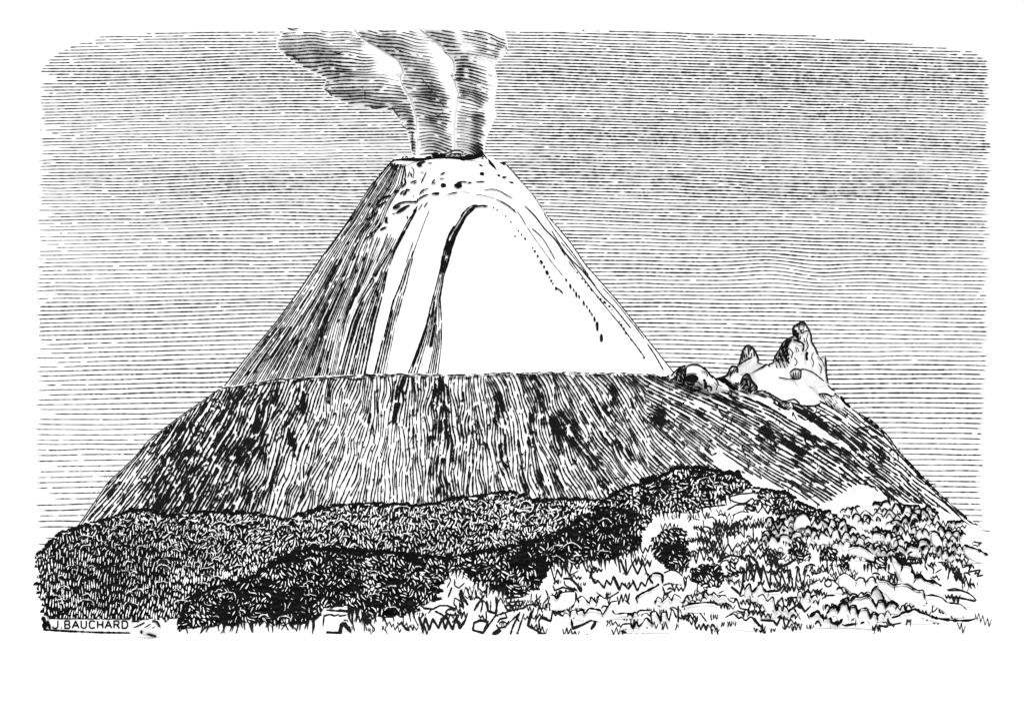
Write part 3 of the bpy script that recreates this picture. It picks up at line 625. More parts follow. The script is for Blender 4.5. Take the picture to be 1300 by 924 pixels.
crag('rock_pinnacle', 'tallest pointed rock pinnacle with a knobbed top, dark on its left side', ol, Ybase(1010, 476)+70, 40, [
 (1.8, RB([(395, 492), (440, 490), (520, 522), (615, 598)])), (4.5, RB([(130, 545), (165, 560)])), (3.6, RB([(235, 270), (245, 340), (275, 400), (300, 440)])), (3.2, RB([(275, 230), (270, 300), (290, 370)])), (2.6, RB([(210, 330), (220, 370), (250, 420)])), (3.4, RB([(310, 215), (290, 250), (285, 290)])), (3.6, RB([(355, 130), (362, 180), (385, 230)])), (2.2, RB([(175, 380), (190, 410), (215, 440)])), (1.4, RB([(470, 160), (455, 220), (470, 280), (440, 330)])), (1.3, RB([(520, 330), (500, 380), (520, 430), (505, 470)])), (1.3, RB([(560, 430), (590, 480), (580, 530)])), (1.2, RB([(340, 380), (370, 420), (350, 460)])), (1.6, RB([(300, 300), (330, 340), (315, 390)])), (1.2, RB([(430, 200), (440, 250)])),
 (1.7, RB([(112, 440), (150, 430), (170, 370), (210, 310), (240, 250), (290, 210), (340, 190)])), (2.6, RB([(340, 190), (335, 160), (332, 125), (347, 97), (382, 80), (402, 62), (425, 62), (453, 92)])), (1.8, RB([(453, 92), (478, 130), (497, 180), (503, 240), (538, 300), (567, 370), (625, 382), (632, 450), (637, 540), (652, 620)])),
 (1.2, RB([(570, 380), (600, 420), (615, 470)])), (1.6, RB(circ(410, 112, 26))), (1.8, RB([(395, 130), (415, 165), (440, 145), (478, 145)])), (1.2, RB([(355, 280), (368, 340)])), (1.2, RB([(370, 285), (387, 335)])), (2.6, RB([(330, 222), (380, 235), (420, 255), (430, 290), (418, 330)])), (3.4, RB([(465, 330), (452, 370), (462, 410)])),
 (1.5, RB([(200, 400), (222, 475)])), (1.5, RB([(175, 430), (195, 505)])), (1.5, RB([(225, 395), (262, 480)])), (1.2, RB([(260, 400), (290, 475)])), (3.2, RB([(118, 450), (102, 530), (150, 572), (200, 512), (250, 500), (310, 535)])), (2.4, RB([(130, 560), (170, 560)])), (1.2, RB([(210, 515), (300, 540)])), (1.3, RB([(390, 95), (385, 130)]))],
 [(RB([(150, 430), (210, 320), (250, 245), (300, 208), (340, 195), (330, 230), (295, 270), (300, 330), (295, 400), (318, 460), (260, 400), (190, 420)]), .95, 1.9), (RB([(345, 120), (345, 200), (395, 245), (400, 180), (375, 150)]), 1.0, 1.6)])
crag('rounded_rock', 'rounded rock with a dark striped cap left of the pinnacle', RA([(600, 470), (620, 440), (640, 380), (660, 310), (690, 275), (720, 268), (760, 300), (790, 350), (810, 400), (800, 430), (850, 450), (740, 520), (640, 540), (600, 510)]), Ybase(945, 482)+20, 40, [
 (1.8, RA([(605, 470), (625, 440), (642, 380), (662, 312), (690, 278), (720, 272), (760, 303), (788, 352), (806, 400), (798, 430), (840, 442)])), (2.0, RA([(620, 450), (700, 402), (750, 380)]))],
 [(RA([(632, 432), (645, 380), (668, 300), (720, 272), (770, 310), (800, 390), (760, 375), (700, 400), (660, 420)]), .78, 1.35)])
crag('hollow_boulder', 'arched boulder with a black hollow, leftmost of the crags beside the cone foot', RA([(-30, 590), (0, 560), (40, 530), (70, 490), (120, 455), (180, 440), (240, 440), (300, 470), (350, 510), (385, 560), (440, 590), (520, 640), (540, 680), (430, 700), (380, 710), (320, 680), (280, 640), (150, 635), (60, 615)]), Ybase(880, 492)-10, 45, [
 (2.0, RA([(0, 585), (50, 570)])), (1.8, RA([(10, 550), (70, 490), (120, 458), (150, 455)])), (2.6, RA([(60, 600), (72, 510), (110, 470)])), (2.6, RA([(95, 610), (110, 480)])), (2.6, RA([(125, 625), (150, 470)])), (3.4, RA([(75, 560), (40, 560)])), (1.8, RA([(150, 460), (200, 443), (260, 448), (330, 492), (395, 570)])), (1.6, RA([(380, 540), (430, 590), (445, 630), (480, 640)])),
 (4, RA([(308, 575), (325, 615), (322, 670)])), (2.4, RA([(325, 650), (350, 640), (378, 655), (372, 690)])), (1.6, RA([(335, 665), (350, 690)])), (2.2, RA([(150, 600), (175, 625), (230, 625)])), (1.6, RA([(150, 540), (190, 525), (250, 530)])), (1.5, RA([(0, 620), (60, 620), (150, 632)])), (1.3, RA([(200, 640), (240, 600), (300, 640)])), (1.3, RA([(400, 600), (430, 640), (420, 680)])), (1.2, RA([(280, 500), (330, 520), (350, 560)]))], [(RA([(0, 590), (50, 520), (110, 462), (165, 458), (150, 530), (150, 630), (60, 608)]), .8, 1.2)], [(878.5, 480.5, 8.8, 5.6)])
crag('dark_rock', 'jagged dark rock between the arched boulder and the white slope', RA([(400, 575), (470, 552), (510, 535), (540, 480), (570, 455), (610, 465), (622, 520), (625, 600), (640, 680), (600, 690), (520, 645), (450, 620)]), Ybase(930, 492)-15, 40, [
 (2.2, RA([(410, 575), (510, 545), (545, 480), (570, 458), (610, 470), (618, 520)])), (1.5, RA([(520, 540), (545, 500)])), (1.5, RA([(545, 560), (575, 490)])), (3.6, RA([(430, 570), (520, 610), (600, 670)])), (3.2, RA([(500, 580), (560, 640), (620, 670)]))],
 [(RA([(420, 575), (500, 560), (560, 610), (630, 600), (635, 680), (600, 685), (520, 640), (450, 605)]), .95, .6), (RA([(510, 550), (550, 475), (610, 470), (618, 515), (560, 540)]), .6, 2.0)])
crag('dark_rock', 'shaggy black rock in front of the white snow slope', RA([(630, 620), (650, 570), (690, 525), (725, 545), (745, 590), (790, 640), (795, 675), (770, 690), (740, 715), (700, 685), (650, 680)]), Ybase(950, 494)-15, 35, [
 (2.4, RA([(635, 630), (660, 560), (695, 528), (725, 550), (745, 595), (790, 645), (785, 685)])), (3, RA([(690, 560), (700, 640)])), (3, RA([(730, 600), (725, 700)]))],
 [(RA([(640, 620), (690, 530), (725, 550), (790, 650), (770, 690), (730, 710), (650, 675)]), .9, 2.2)])
crag('small_boulder', 'small striped boulder at the foot of the pinnacle', RB([(305, 530), (330, 490), (360, 480), (400, 495), (407, 540), (400, 575), (330, 572)]), Ybase(1008, 476)-25, 16, [
 (1.8, RB([(300, 525), (330, 492), (360, 482), (402, 497), (404, 540), (398, 572), (335, 570), (310, 535)])), (1.5, RB([(335, 515), (340, 565)])), (1.5, RB([(355, 505), (360, 565)])), (1.5, RB([(378, 510), (382, 565)]))])
crag('ledge_rock', 'hatched ledge rock at the lower right end of the snow slope', RB([(560, 720), (590, 703), (640, 708), (700, 740), (760, 760), (800, 810), (780, 850), (700, 855), (620, 830), (580, 795)]), Ybase(1053, 512)-10, 30, [
 (2.0, RB([(570, 745), (562, 720), (590, 706), (640, 710), (690, 735)]))], [(RB([(570, 725), (600, 708), (700, 745), (740, 800), (700, 850), (620, 825), (580, 790)]), .55, .9)])
crag('ledge_rock', 'flat cross-hatched stone on the lower edge of the snow slope', RB([(180, 800), (220, 780), (310, 785), (330, 830), (300, 860), (200, 860)]), Ybase(997, 515)-8, 15, [(1.4, RB([(185, 800), (225, 785), (310, 790)]))], [(RB([(185, 800), (310, 790), (325, 830), (290, 855), (200, 855)]), .75, -.7)])

# ------------------------------------------------------------------ nearer hills
def hill(name, topl, botv, Yf, label, u0, u1, step=3):
    mb = MB(); cols = []
    n = int((u1-u0)/step)
    for i in range(n+1):
        u = u0+(u1-u0)*i/n; vt = clampl(u, topl); vb = max(botv, vt+1)
        cols.append([(u, vt+(vb-vt)*j/60) for j in range(61)])
    rows = []
    tp = [P(c[0][0], c[0][1], Yf(*c[0])) for c in cols]
    rows.append([(p[0], p[1]+500, -3) for p in tp]); rows.append([(p[0], p[1]+140, p[2]*.85) for p in tp])
    for j in range(61): rows.append([P(c[j][0], c[j][1], Yf(*c[j])) for c in cols])
    ids = mb.grid(rows)
    for k in (0, -1): mb.face(tuple(r[k] for r in ids))
    return mb
Atop = [(-200, 812), (-110, 775), (-30, 738), (45, 706), (50, 700), (62, 691), (70, 680), (79, 674), (97, 669), (116, 662), (140, 657), (163, 648), (183, 645), (212, 653), (251, 648), (301, 650), (330, 650), (362, 658), (389, 648), (436, 639), (475, 637), (537, 640), (579, 631), (611, 628), (635, 622), (652, 623), (677, 634), (721, 632), (768, 633), (900, 640)]
def YA(u, v):
    t = (v-622)/(790-622); return 1/(1/2600*(1-t)+t/430)*(1+.02*(noise(u/60, v/25)-.5))
Btop = [(216, 815), (222, 803), (232, 778), (242, 758), (271, 744), (325, 731), (347, 713), (355, 711), (389, 695), (433, 696), (497, 700), (561, 706), (596, 702), (640, 694), (689, 683), (719, 671), (743, 654), (768, 635), (788, 620), (832, 607), (852, 595), (874, 591), (906, 596), (935, 600), (957, 617), (979, 621), (1001, 626), (1019, 639), (1046, 649), (1053, 647), (1078, 634), (1093, 628), (1112, 637), (1157, 638), (1186, 642), (1206, 652), (1235, 669), (1252, 688), (1300, 722), (1360, 768), (1430, 815)]
def YB(u, v):
    t = (v-595)/(804-595); return 1/(1/1500*(1-t)+t/384)*(1+.02*(noise(u/40, v/18)-.5))
hA = hill('hill', Atop, 812, YA, '', -200, 900); hB = hill('hill', Btop, 816, YB, '', 216, 1430)
hA_o = tag(hA.build('hill', [SNOW]), 'farther low hill under the left side of the mountain', 'hill', kind='structure')
hB_o = tag(hB.build('hill', [SNOW]), 'nearest foreground hill sloping down to the left and right', 'hill', kind='structure')

class Canopy:
    """dense wood: many lumpy crowns over a hill, with leaf highlights painted on as pale flecks"""
    def __init__(s, Yh, mb, lift=1.5): s.Y = Yh; s.mb = mb; s.G = {}; s.n = 0; s.lift = lift
    def add(s, u, v, r, seg=8):
        Y = s.Y(u, v); s.mb.dome(u, v, r, Y, 0, seg, 4, 1.0); s.n += 1
        for i in range(int((u-r)//8), int((u+r)//8)+1):
            for j in range(int((v-r)//8), int((v+r)//8)+1): s.G.setdefault((i, j), []).append((u, v, r, Y))
    def Yf(s, u, v):
        best = s.Y(u, v)-s.lift
        for (a, b, r, Y) in s.G.get((int(u//8), int(v//8)), ()):
            d = ((a-u)**2+(b-v)**2)/(r*r)
            if d < 1.35: best = min(best, Y-r*1.12*Y/F*math.sqrt(max(0, 1-d*.7)))
        return best
    def floor(s, poly, c=1.5):
        xs = [p[0] for p in poly]; ys = [p[1] for p in poly]; V = {}
        def vt(i, j):
            if (i, j) not in V: u, v = i*c, j*c; V[i, j] = s.mb.vert(P(u+.5*(noise(i*.7, j*.7)-.5), v+.9*(noise(i*.9, j*.9+7)-.5), s.Y(u, v)-s.lift))
            return V[i, j]
        for i in range(int(min(xs)//c), int(max(xs)//c)+1):
            for j in range(int(min(ys)//c), int(max(ys)//c)+1):
                if ragged((i+.5)*c, (j+.5)*c, poly): s.mb.face((vt(i, j), vt(i, j+1), vt(i+1, j+1), vt(i+1, j)), 0)
    def flood(s, poly, dmin, r0, r1, seed, keep=lambda u, v: True):
        s.floor(poly)
        rr = random.Random(seed); xs = [p[0] for p in poly]; ys = [p[1] for p in poly]; G = {}
        for _ in range(int((max(xs)-min(xs))*(max(ys)-min(ys))/dmin**2*9)):
            u = rr.uniform(min(xs), max(xs)); v = rr.uniform(min(ys), max(ys))
            if not ragged(u, v, poly) or not keep(u, v): continue
            ci, cj = int(u//dmin), int(v//dmin)
            if any((a-u)**2+(b-v)**2 < dmin*dmin for i in range(ci-1, ci+2) for j in range(cj-1, cj+2) for a, b in G.get((i, j), ())): continue
            G.setdefault((ci, cj), []).append((u, v)); s.add(u, v, rr.uniform(r0, r1))
    def flecks(s, box, inside, dirf, spf, maxlen, tries, wf, seed, m=1, lift=1.2, taper=2.5):  # leaf highlights drawn as pale strokes on the crowns
        for l in hatch(box, inside, dirf, spf, maxlen, tries, step=1.3, sep=.8, seed=seed): s.mb.ribbon(l, wf, s.Yf, lift, m, taper, .5)

# far wood on the farther hill
mA = MB(); cA = Canopy(YA, mA)
polyA = [(47, 712)]+[(u, v+3) for u, v in Atop if 47 < u < 780]+[(778, 640), (740, 662), (700, 685), (600, 706), (500, 706), (430, 704), (380, 702), (350, 720), (290, 748), (250, 768), (225, 784), (190, 788), (60, 788), (52, 760)]
cA.flood(polyA, 4.6, 3.6, 5.2, 11)
for u in range(52, 775, 4):
    cA.add(u, clampl(u, Atop)+2.6+rnd.uniform(-.8, .8), rnd.uniform(2.6, 4.2))
aton = rbf([(80, 700, .28, 12), (130, 690, .26, 25), (180, 680, .24, 25), (100, 740, .30, 25), (75, 760, .5, 14), (60, 720, .55, 8), (150, 740, .22, 22), (130, 770, .4, 16), (200, 720, .30, 16), (205, 690, .4, 12), (220, 675, .42, 10), (250, 670, .34, 14), (260, 700, .28, 16), (300, 680, .42, 14), (310, 665, .5, 10), (290, 720, .55, 16), (340, 690, .5, 12), (355, 680, .55, 10), (230, 740, .58, 16), (330, 715, .6, 14), (215, 770, .5, 12), (250, 760, .55, 10), (380, 670, .45, 12), (420, 665, .42, 14), (400, 685, .55, 12), (460, 670, .55, 14), (480, 690, .6, 12), (440, 690, .5, 12), (500, 660, .48, 12), (550, 660, .36, 14), (570, 680, .4, 12), (600, 660, .34, 12), (610, 645, .4, 10), (640, 640, .45, 10), (645, 668, .85, 9), (632, 655, .5, 8), (640, 690, .55, 10), (680, 660, .4, 12), (680, 648, .35, 8), (720, 645, .4, 9), (740, 645, .62, 8), (700, 670, .55, 10), (600, 695, .5, 10), (540, 690, .35, 10)], .42)
def adir(u, v):
    a = 1.0*(noise(u/9, v/7)-.5)*2+.3*(noise(u/3.5, v/3)-.5)*2
    if u < 260 and v > 700: a *= .35
    if 200 < u < 345 and v < 700: a += 1.1*(noise(u/26, v/18+4)-.5)*2
    if u > 600: a += .9*(noise(u/10, v/9+4)-.5)*2
    return (math.sin(a)-.12, math.cos(a))
inA = lambda u, v: ragged(u, v, polyA) and v > clampl(u, Atop)+2.2
cA.flecks((45, 622, 780, 790), inA, adir, lambda u, v: 2.35+1.2*noise(u/12, v/10), 12, 110000, lambda u, v: 2.95*aton(u, v)*(.30+1.0*noise(u/6+40, v/4)+.55*noise(u/15+3, v/8+9)), 21)
def clumps(cn_, mb, box, inside, n, seed, rmin, rmax):
    rr = random.Random(seed)
    for q in range(n):
        u = rr.uniform(box[0], box[2]); v = rr.uniform(box[1], box[3]); r = rr.uniform(rmin, rmax)
        if not all(inside(u+r*a, v+r*b) for a, b in ((0, 0), (-1.2, 0), (1.2, 0), (0, -.9), (0, .5))): continue
        a0 = rr.uniform(-.3, 1.2); a1 = math.pi-rr.uniform(-.3, 1.1)
        arc = lambda k: [(u+(r+k)*math.cos(a0+(a1-a0)*t/9)*1.15, v-(r+k)*.75*math.sin(a0+(a1-a0)*t/9)+3.4*(noise(t*.9, q*3.7)-.5)) for t in range(10)]
        mb.ribbon(spline(arc(-1.8), 1), 3.4, cn_.Yf, 2.6, 0, 3, .5)      # shade under the crown edge, drawn as a dark arc
        mb.ribbon(spline(arc(.6), 1), rr.uniform(.6, 1.2), cn_.Yf, 2.8, 1, 3, .7)
        for t in range(rr.randint(1, 4)):
            x = u+rr.uniform(-.6, .6)*r; mb.ribbon(spline([(x, v-r*.35), (x+rr.uniform(-1, 1), v+r*.1), (x+rr.uniform(-2, 2), v+r*.5)], 1), rr.uniform(.7, 1.5), cn_.Yf, 2.8, rr.choice((0, 1)), 2, .5)
clumps(cA, mA, (50, 630, 770, 780), inA, 230, 41, 4, 9)
tag(mA.build('forest', [LEAFK, LEAFW]), 'dark wood with pale flecks covering the farther hill', 'forest', kind='stuff')

# near wood on the dark ridge
mBm = MB(); cB = Canopy(YB, mBm)
ridge = [(u, v+2.5) for u, v in Btop if 225 < u <= 958]
polyB = [(226, 800)]+ridge+[(945, 624), (925, 630), (905, 638), (880, 650), (862, 648), (832, 652), (822, 664), (817, 676), (812, 690), (800, 698), (785, 706), (768, 710), (745, 709), (725, 716), (702, 712), (694, 728), (684, 746), (668, 752), (650, 756), (628, 746), (603, 738), (585, 722), (572, 722), (563, 742), (552, 762), (530, 773), (508, 783), (482, 780), (460, 774), (440, 768), (414, 770), (404, 786), (384, 792), (340, 792), (300, 790)]
extra = [[(827, 683), (842, 670), (868, 676), (875, 700), (872, 724), (850, 722), (830, 708)], [(874, 722), (890, 716), (906, 716), (920, 730), (917, 744), (900, 747), (880, 740)],
 [(1001, 678), (1012, 676), (1020, 690), (1028, 706), (1018, 716), (1005, 702)], [(1041, 696), (1060, 695), (1063, 710), (1045, 712)], [(1098, 706), (1112, 703), (1124, 706), (1126, 720), (1108, 722)], [(1066, 708), (1078, 710), (1076, 722), (1068, 722)],
 [(955, 622), (979, 624), (1001, 629), (1019, 641), (1046, 651), (1047, 659), (1020, 655), (990, 643), (962, 640)], [(922, 716), (932, 714), (938, 728), (926, 734)], [(1060, 672), (1068, 674), (1068, 682), (1062, 682)], [(940, 640), (960, 640), (955, 648), (945, 648)], [(1130, 704), (1150, 712), (1146, 718), (1132, 712)], [(1156, 676), (1166, 672), (1176, 678), (1174, 690), (1162, 690)], [(1146, 654), (1160, 652), (1168, 660), (1160, 668), (1150, 664)], [(1182, 646), (1190, 646), (1190, 656), (1184, 656)]]
cB.flood(polyB, 5.0, 4.2, 6.0, 12)
for k, e in enumerate(extra): cB.flood(e, 3.2, 2.4, 3.8, 30+k)
for u in range(228, 1050, 5):
    cB.add(u, clampl(u, Btop)+3.0+rnd.uniform(-1.2, .8), rnd.uniform(3.2, 5.2))
bton = rbf([(760, 690, .16, 30), (780, 650, .22, 20), (820, 620, .3, 16), (700, 700, .2, 20), (640, 715, .26, 20), (600, 720, .3, 14), (560, 715, .26, 14), (540, 730, .36, 12), (480, 720, .3, 18), (440, 720, .2, 18), (400, 720, .26, 16), (360, 740, .25, 16), (300, 770, .2, 22), (320, 745, .25, 12), (270, 770, .36, 12), (420, 750, .25, 14), (450, 755, .28, 12), (490, 765, .25, 14), (520, 760, .3, 10), (550, 745, .4, 8), (370, 775, .22, 14), (430, 735, .3, 10), (470, 740, .5, 8), (490, 710, .55, 7), (395, 705, .5, 7), (620, 735, .5, 9), (590, 735, .6, 8), (660, 735, .3, 10), (860, 615, .48, 14), (880, 605, .4, 12), (910, 612, .5, 12), (935, 612, .5, 10), (870, 640, .55, 10), (890, 632, .5, 8), (855, 635, .5, 8), (820, 650, .4, 8), (840, 690, .35, 10), (860, 700, .28, 10), (895, 730, .3, 10), (815, 670, .6, 7), (800, 690, .3, 8), (1000, 640, .45, 10), (1030, 650, .4, 8), (975, 632, .4, 10)], .28)
def bdr(u, v):
    a = 1.5*(noise(u/8+30, v/8)-.5)*2+.35+.4*(noise(u/3, v/3)-.5)*2; return (math.sin(a), math.cos(a))
inB = lambda u, v: v > clampl(u, Btop)+2.4 and (ragged(u, v, polyB) or any(ragged(u, v, e) for e in extra))
cB.flecks((225, 590, 1180, 800), inB, bdr, lambda u, v: 2.35+1.2*noise(u/12, v/12), 9, 90000, lambda u, v: 4.3*bton(u, v)*max(0, 2.1*noise(u/13+4, v/9)+.7*noise(u/4, v/4)-.62), 22)
clumps(cB, mBm, (235, 600, 950, 795), inB, 190, 42, 4, 9)
tag(mBm.build('forest', [LEAFK, LEAFW]), 'nearly black wood with small pale flecks along the near ridge', 'forest', kind='stuff')

# ------------------------------------------------------------------ scrub: pale shrubs with inked leaf edges, spiky plants, black strokes for blades and frond shade
R7 = lambda p: Z(640, 700, 5.909, p)
R8 = lambda p: Z(850, 600, 5.909, p)
B3 = lambda p: Z(850, 700, 5.909, p)
B4 = lambda p: Z(1050, 610, 5.909, p)
B5 = lambda p: Z(1050, 700, 5.909, p)
B6 = lambda p: Z(430, 680, 5.909, p)
def mound(mb, top, height, wd=2.0, depth=None, double=False, stems=True, Yoff=0, m0=0, m1=1):
    """a leafy hummock: a loaf whose crest follows the leafy outline 'top' and whose foot is 'height' photo pixels below"""
    q = spline(top, 1.6); n = len(q); vb = max(v for u, v in q)+height
    um = (q[0][0]+q[-1][0])/2; Y0 = YB(um, min(vb, 806)); D = (depth or height*.55)*Y0/F
    Yc_ = lambda u, v: Y0-D*.4
    rows = []
    for a in range(0, 9):
        al = math.pi*a/8; row = []
        for k, (u, v) in enumerate(q):
            e = math.sin(math.pi*min(1, max(0, (k+.3)/n)))**.3
            Yk_ = Yc_(u, v); X, _, zt = P(u, v, Yk_); _, _, zb = P(u, min(vb, v+height*1.6*e), Yk_)
            row.append((X, Yk_-D*math.cos(al)*e, zb+(zt-zb)*math.sin(al)**.75))
        rows.append(row)
    mb.grid(rows, m0)
    Yl = lambda u, v: Yc_(u, v)-D*.30
    mb.ribbon(q, lambda u, v: wd*(.85+.9*noise(u/4, v/4)), Yl, 1, m1, 2.5, .45)
    if double: mb.ribbon([(u, v+2.6) for u, v in q], wd*.6, lambda u, v: Yc_(u, v)-D*.75, 1, m1, 3, .8)
    if stems:
        for k in range(2, n-2):
            if q[k][1] > q[k-1][1] and q[k][1] >= q[k+1][1] and rnd.random() < .8:
                u, v = q[k]; l = height*rnd.uniform(.3, .75); Yk = lambda a, b, v=v, u=u: Yc_(u, v)-D*(.5+.5*min(1, max(0, (b-v)/max(1, height))))
                mb.ribbon(spline([(u, v), (u+rnd.uniform(-1.5, 1.5), v+l*.5), (u+rnd.uniform(-2, 2), v+l)]), wd*.8, Yk, 1.5, m1, 3, .4)
    return Y0, D
traced = []   # (width, points, label or None)
shrubs = [
 (B5([(0, 465), (20, 430), (65, 405), (85, 440), (95, 395), (150, 380), (168, 440), (178, 405), (215, 405), (232, 462), (250, 430), (300, 425), (325, 485), (345, 455), (370, 462), (382, 520)]), 10, 2.3, True, 'low scalloped white shrub lowest in the right foreground, left of the flat stone'),
 (B5([(95, 375), (150, 345), (170, 370), (205, 338), (250, 345), (300, 328), (335, 350), (368, 402), (388, 365), (430, 370), (438, 410), (460, 385), (495, 375), (545, 410)]), 10, 2.2, True, 'scalloped white shrub row just above the lowest one in the right foreground'),
 (B5([(268, 330), (300, 300), (330, 310), (345, 280), (372, 262), (402, 290), (432, 355)]), 12, 1.9, True, 'pointed white shrub standing over the double scalloped row'),
 (B5([(380, 210), (440, 215), (495, 248), (560, 240), (610, 250), (655, 280), (690, 290), (722, 290), (735, 350)]), 14, 1.8, True, 'long sloping white shrub right of the pointed one'),
 (B5([(480, 495), (540, 480), (560, 460), (620, 445), (660, 430), (700, 455), (760, 475), (820, 498), (940, 514), (1060, 515), (1120, 500)]), 4, 2.3, False, 'flat white hummock with a heavy black edge at the lower right corner'),
 (B5([(490, 30), (525, 55), (555, 95), (600, 95), (635, 115), (650, 190), (700, 180), (740, 215), (800, 225), (860, 258)]), 16, 3.2, False, 'white shrub with a thick black scalloped top sloping to the right'),
 (B5([(85, 185), (130, 160), (185, 190), (215, 215), (240, 195), (275, 200), (290, 230), (320, 195), (350, 190), (370, 240)]), 14, 1.6, False, 'lobed white shrub under the darkest patch of the right foreground'),
 (B5([(740, 330), (790, 325), (860, 345), (905, 380), (1000, 395), (1052, 440)]), 10, 1.6, False, 'smooth white hummock near the right edge'),
 (B3([(660, 340), (700, 320), (735, 370), (775, 340), (800, 445)]), 10, 1.6, False, 'two-peaked white shrub above the ragged fringe in the middle foreground'),
 (B3([(415, 495), (475, 465), (520, 500), (540, 490), (570, 515), (615, 490), (680, 565)]), 5, 1.9, False, 'low ragged white shrub at the bottom right of centre'),
 (B3([(1050, 490), (1110, 445), (1150, 500), (1200, 490), (1215, 530), (1262, 540), (1300, 500)]), 6, 2.8, False, 'small white shrub with a heavy black bumpy edge at the bottom'),
 (B3([(560, 290), (600, 238), (622, 300), (680, 240), (725, 300), (830, 292)]), 12, 1.8, False, 'white shrub with two points under the tall black spikes'),
 (B3([(115, 410), (160, 390), (320, 380), (372, 405)]), 8, 1.9, False, 'smooth domed white shrub with hanging black spikes'),
 (R7([(345, 325), (380, 330), (395, 355), (420, 312), (470, 300), (530, 300)]), 14, 2.0, False, 'notched white shrub under the left spikes of the middle foreground'),
 (R7([(560, 385), (555, 350), (590, 335), (638, 385), (652, 340), (695, 385), (712, 330), (762, 355)]), 9, 1.8, False, 'wavy topped white shrub left of the bare white patch'),
 (R7([(540, 450), (590, 435), (605, 465), (640, 425), (720, 440), (740, 470), (800, 380), (850, 370)]), 9, 1.9, False, 'white shrub beside the open black box shape'),
 (R7([(800, 410), (830, 465), (900, 460), (985, 465), (1020, 440), (1100, 440)]), 6, 1.5, False, 'thinly edged white hummock in the middle foreground'),
 (R7([(870, 575), (890, 545), (945, 540), (968, 575), (990, 520), (1010, 560), (1040, 530), (1068, 495), (1110, 540), (1100, 460), (1140, 450), (1175, 520), (1182, 460), (1215, 455), (1235, 515), (1260, 430), (1295, 500)]), 7, 1.9, False, 'rising row of white looped leaves right of the bottom centre'),
 (R7([(1005, 385), (990, 350), (1020, 320), (1080, 290), (1135, 262), (1165, 240)]), 12, 2.4, False, 'white hummock with a thick curved black left edge'),
 (R7([(1120, 240), (1090, 200), (1115, 165), (1150, 160), (1185, 175), (1190, 240)]), 9, 2.0, False, 'small white bush under the round dark thicket'),
 (R7([(1195, 160), (1250, 140), (1300, 150), (1340, 185)]), 10, 1.8, False, 'smooth white lens-shaped hummock left of the black thicket'),
 (R8([(930, 380), (950, 330), (1000, 300), (1045, 330), (1060, 400), (1090, 350), (1115, 395)]), 12, 1.9, False, 'white lobed shrub just below the ridge at the right'),
 (R8([(1060, 470), (1070, 430), (1100, 440), (1115, 480), (1140, 440), (1190, 480)]), 10, 1.8, False, 'white shrub with loops right of the tall dark thicket'),
 (B4([(160, 500), (200, 487), (250, 490), (300, 515), (350, 555)]), 8, 2.0, False, 'long smooth white leafy mound in the right thicket'),
 (B4([(780, 395), (800, 378), (835, 395), (855, 440), (860, 490)]), 14, 2.2, False, 'tall narrow white mound near the right edge'),
 (B4([(1025, 480), (1080, 500), (1140, 520), (1210, 560)]), 10, 2.1, False, 'straight sloping white mound at the far right edge'),
]
order = sorted(shrubs, key=lambda s_: max(p[1] for p in s_[0])+s_[1])
for top, h, wd, dbl, lab in order:
    mb = MB(); mound(mb, top, h, wd, double=dbl); tag(mb.build('shrub', [LEAFW, LEAFK], smooth=True), lab, 'shrub', 'pale shrubs of the foreground slope')

# the small crowded lobes of the right thicket: nobody could count these
sb = MB(); r2 = random.Random(5)
def lobes(u, v, n, w_, h_, tilt=0.0):
    pts = []
    for k in range(n):
        ww = w_*r2.uniform(.75, 1.25); x0 = pts[-1][0] if pts else u; y0 = v+tilt*(x0-u)
        hh = h_*r2.uniform(.5, 1.45); sk = r2.uniform(.3, .7)
        if r2.random() < .25: pts += [(x0+ww*.05, y0), (x0+ww*sk, y0-hh), (x0+ww, y0+r2.uniform(-1, 2))]
        else: pts += [(x0+ww*.05, y0), (x0+ww*.2*r2.uniform(.6, 1.4), y0-hh*.7), (x0+ww*sk, y0-hh), (x0+ww*.85, y0-hh*r2.uniform(.4, .8)), (x0+ww, y0+r2.uniform(-1, 1.5))]
    return pts
scr = rbf([(1100, 670, 1, 60), (1200, 690, .8, 40), (1150, 645, 1, 40), (1220, 665, .9, 25), (1040, 690, .9, 25), (1000, 670, .6, 20), (1000, 760, .35, 60), (1100, 760, .35, 40), (900, 760, .4, 40), (930, 690, .5, 25), (760, 770, .35, 50), (1180, 740, .25, 30)], .3)
v = 640.0
while v < 800:
    u = 700+r2.uniform(0, 14)
    while u < 1248:
        vt = clampl(u, Btop)
        if v > vt+4 and u < clampl(v, [(640, 1190), (670, 1225), (700, 1236), (800, 1205)]) and v < 790 and not inB(u, v) and not inB(u+8, v-4):
            t = scr(u, v)
            if (u > 1046 and v < 706 or (u > 965 and v < 690)) and r2.random() < .72:
                n = r2.randint(1, 4); lw = r2.uniform(5.5, 14)
                if u+n*lw > clampl(v, [(640, 1200), (670, 1236), (700, 1246)]): break
                mound(sb, lobes(u, v+r2.uniform(-2.5, 2.5), n, lw, min(9, lw*r2.uniform(.4, .8)), r2.uniform(-.3, .35)), r2.uniform(3, 7), r2.uniform(1.3, 2.6), stems=r2.random() < .6)
                u += n*lw+r2.uniform(-4, 5); continue
            elif r2.random() < t*.30 and v > 735:
                n = r2.randint(2, 4); mound(sb, lobes(u, v, n, r2.uniform(7, 11), r2.uniform(4, 7), r2.uniform(-.2, .25)), r2.uniform(3, 7), r2.uniform(1.1, 1.9), stems=r2.random() < .4)
                u += n*9; continue
        u += r2.uniform(8, 20)
    v += 6.6 if v < 700 else 8.5
tag(sb.build('scrub', [LEAFW, LEAFK], smooth=True), 'crowded small pale leafy lobes filling the right foreground', 'undergrowth', kind='stuff')

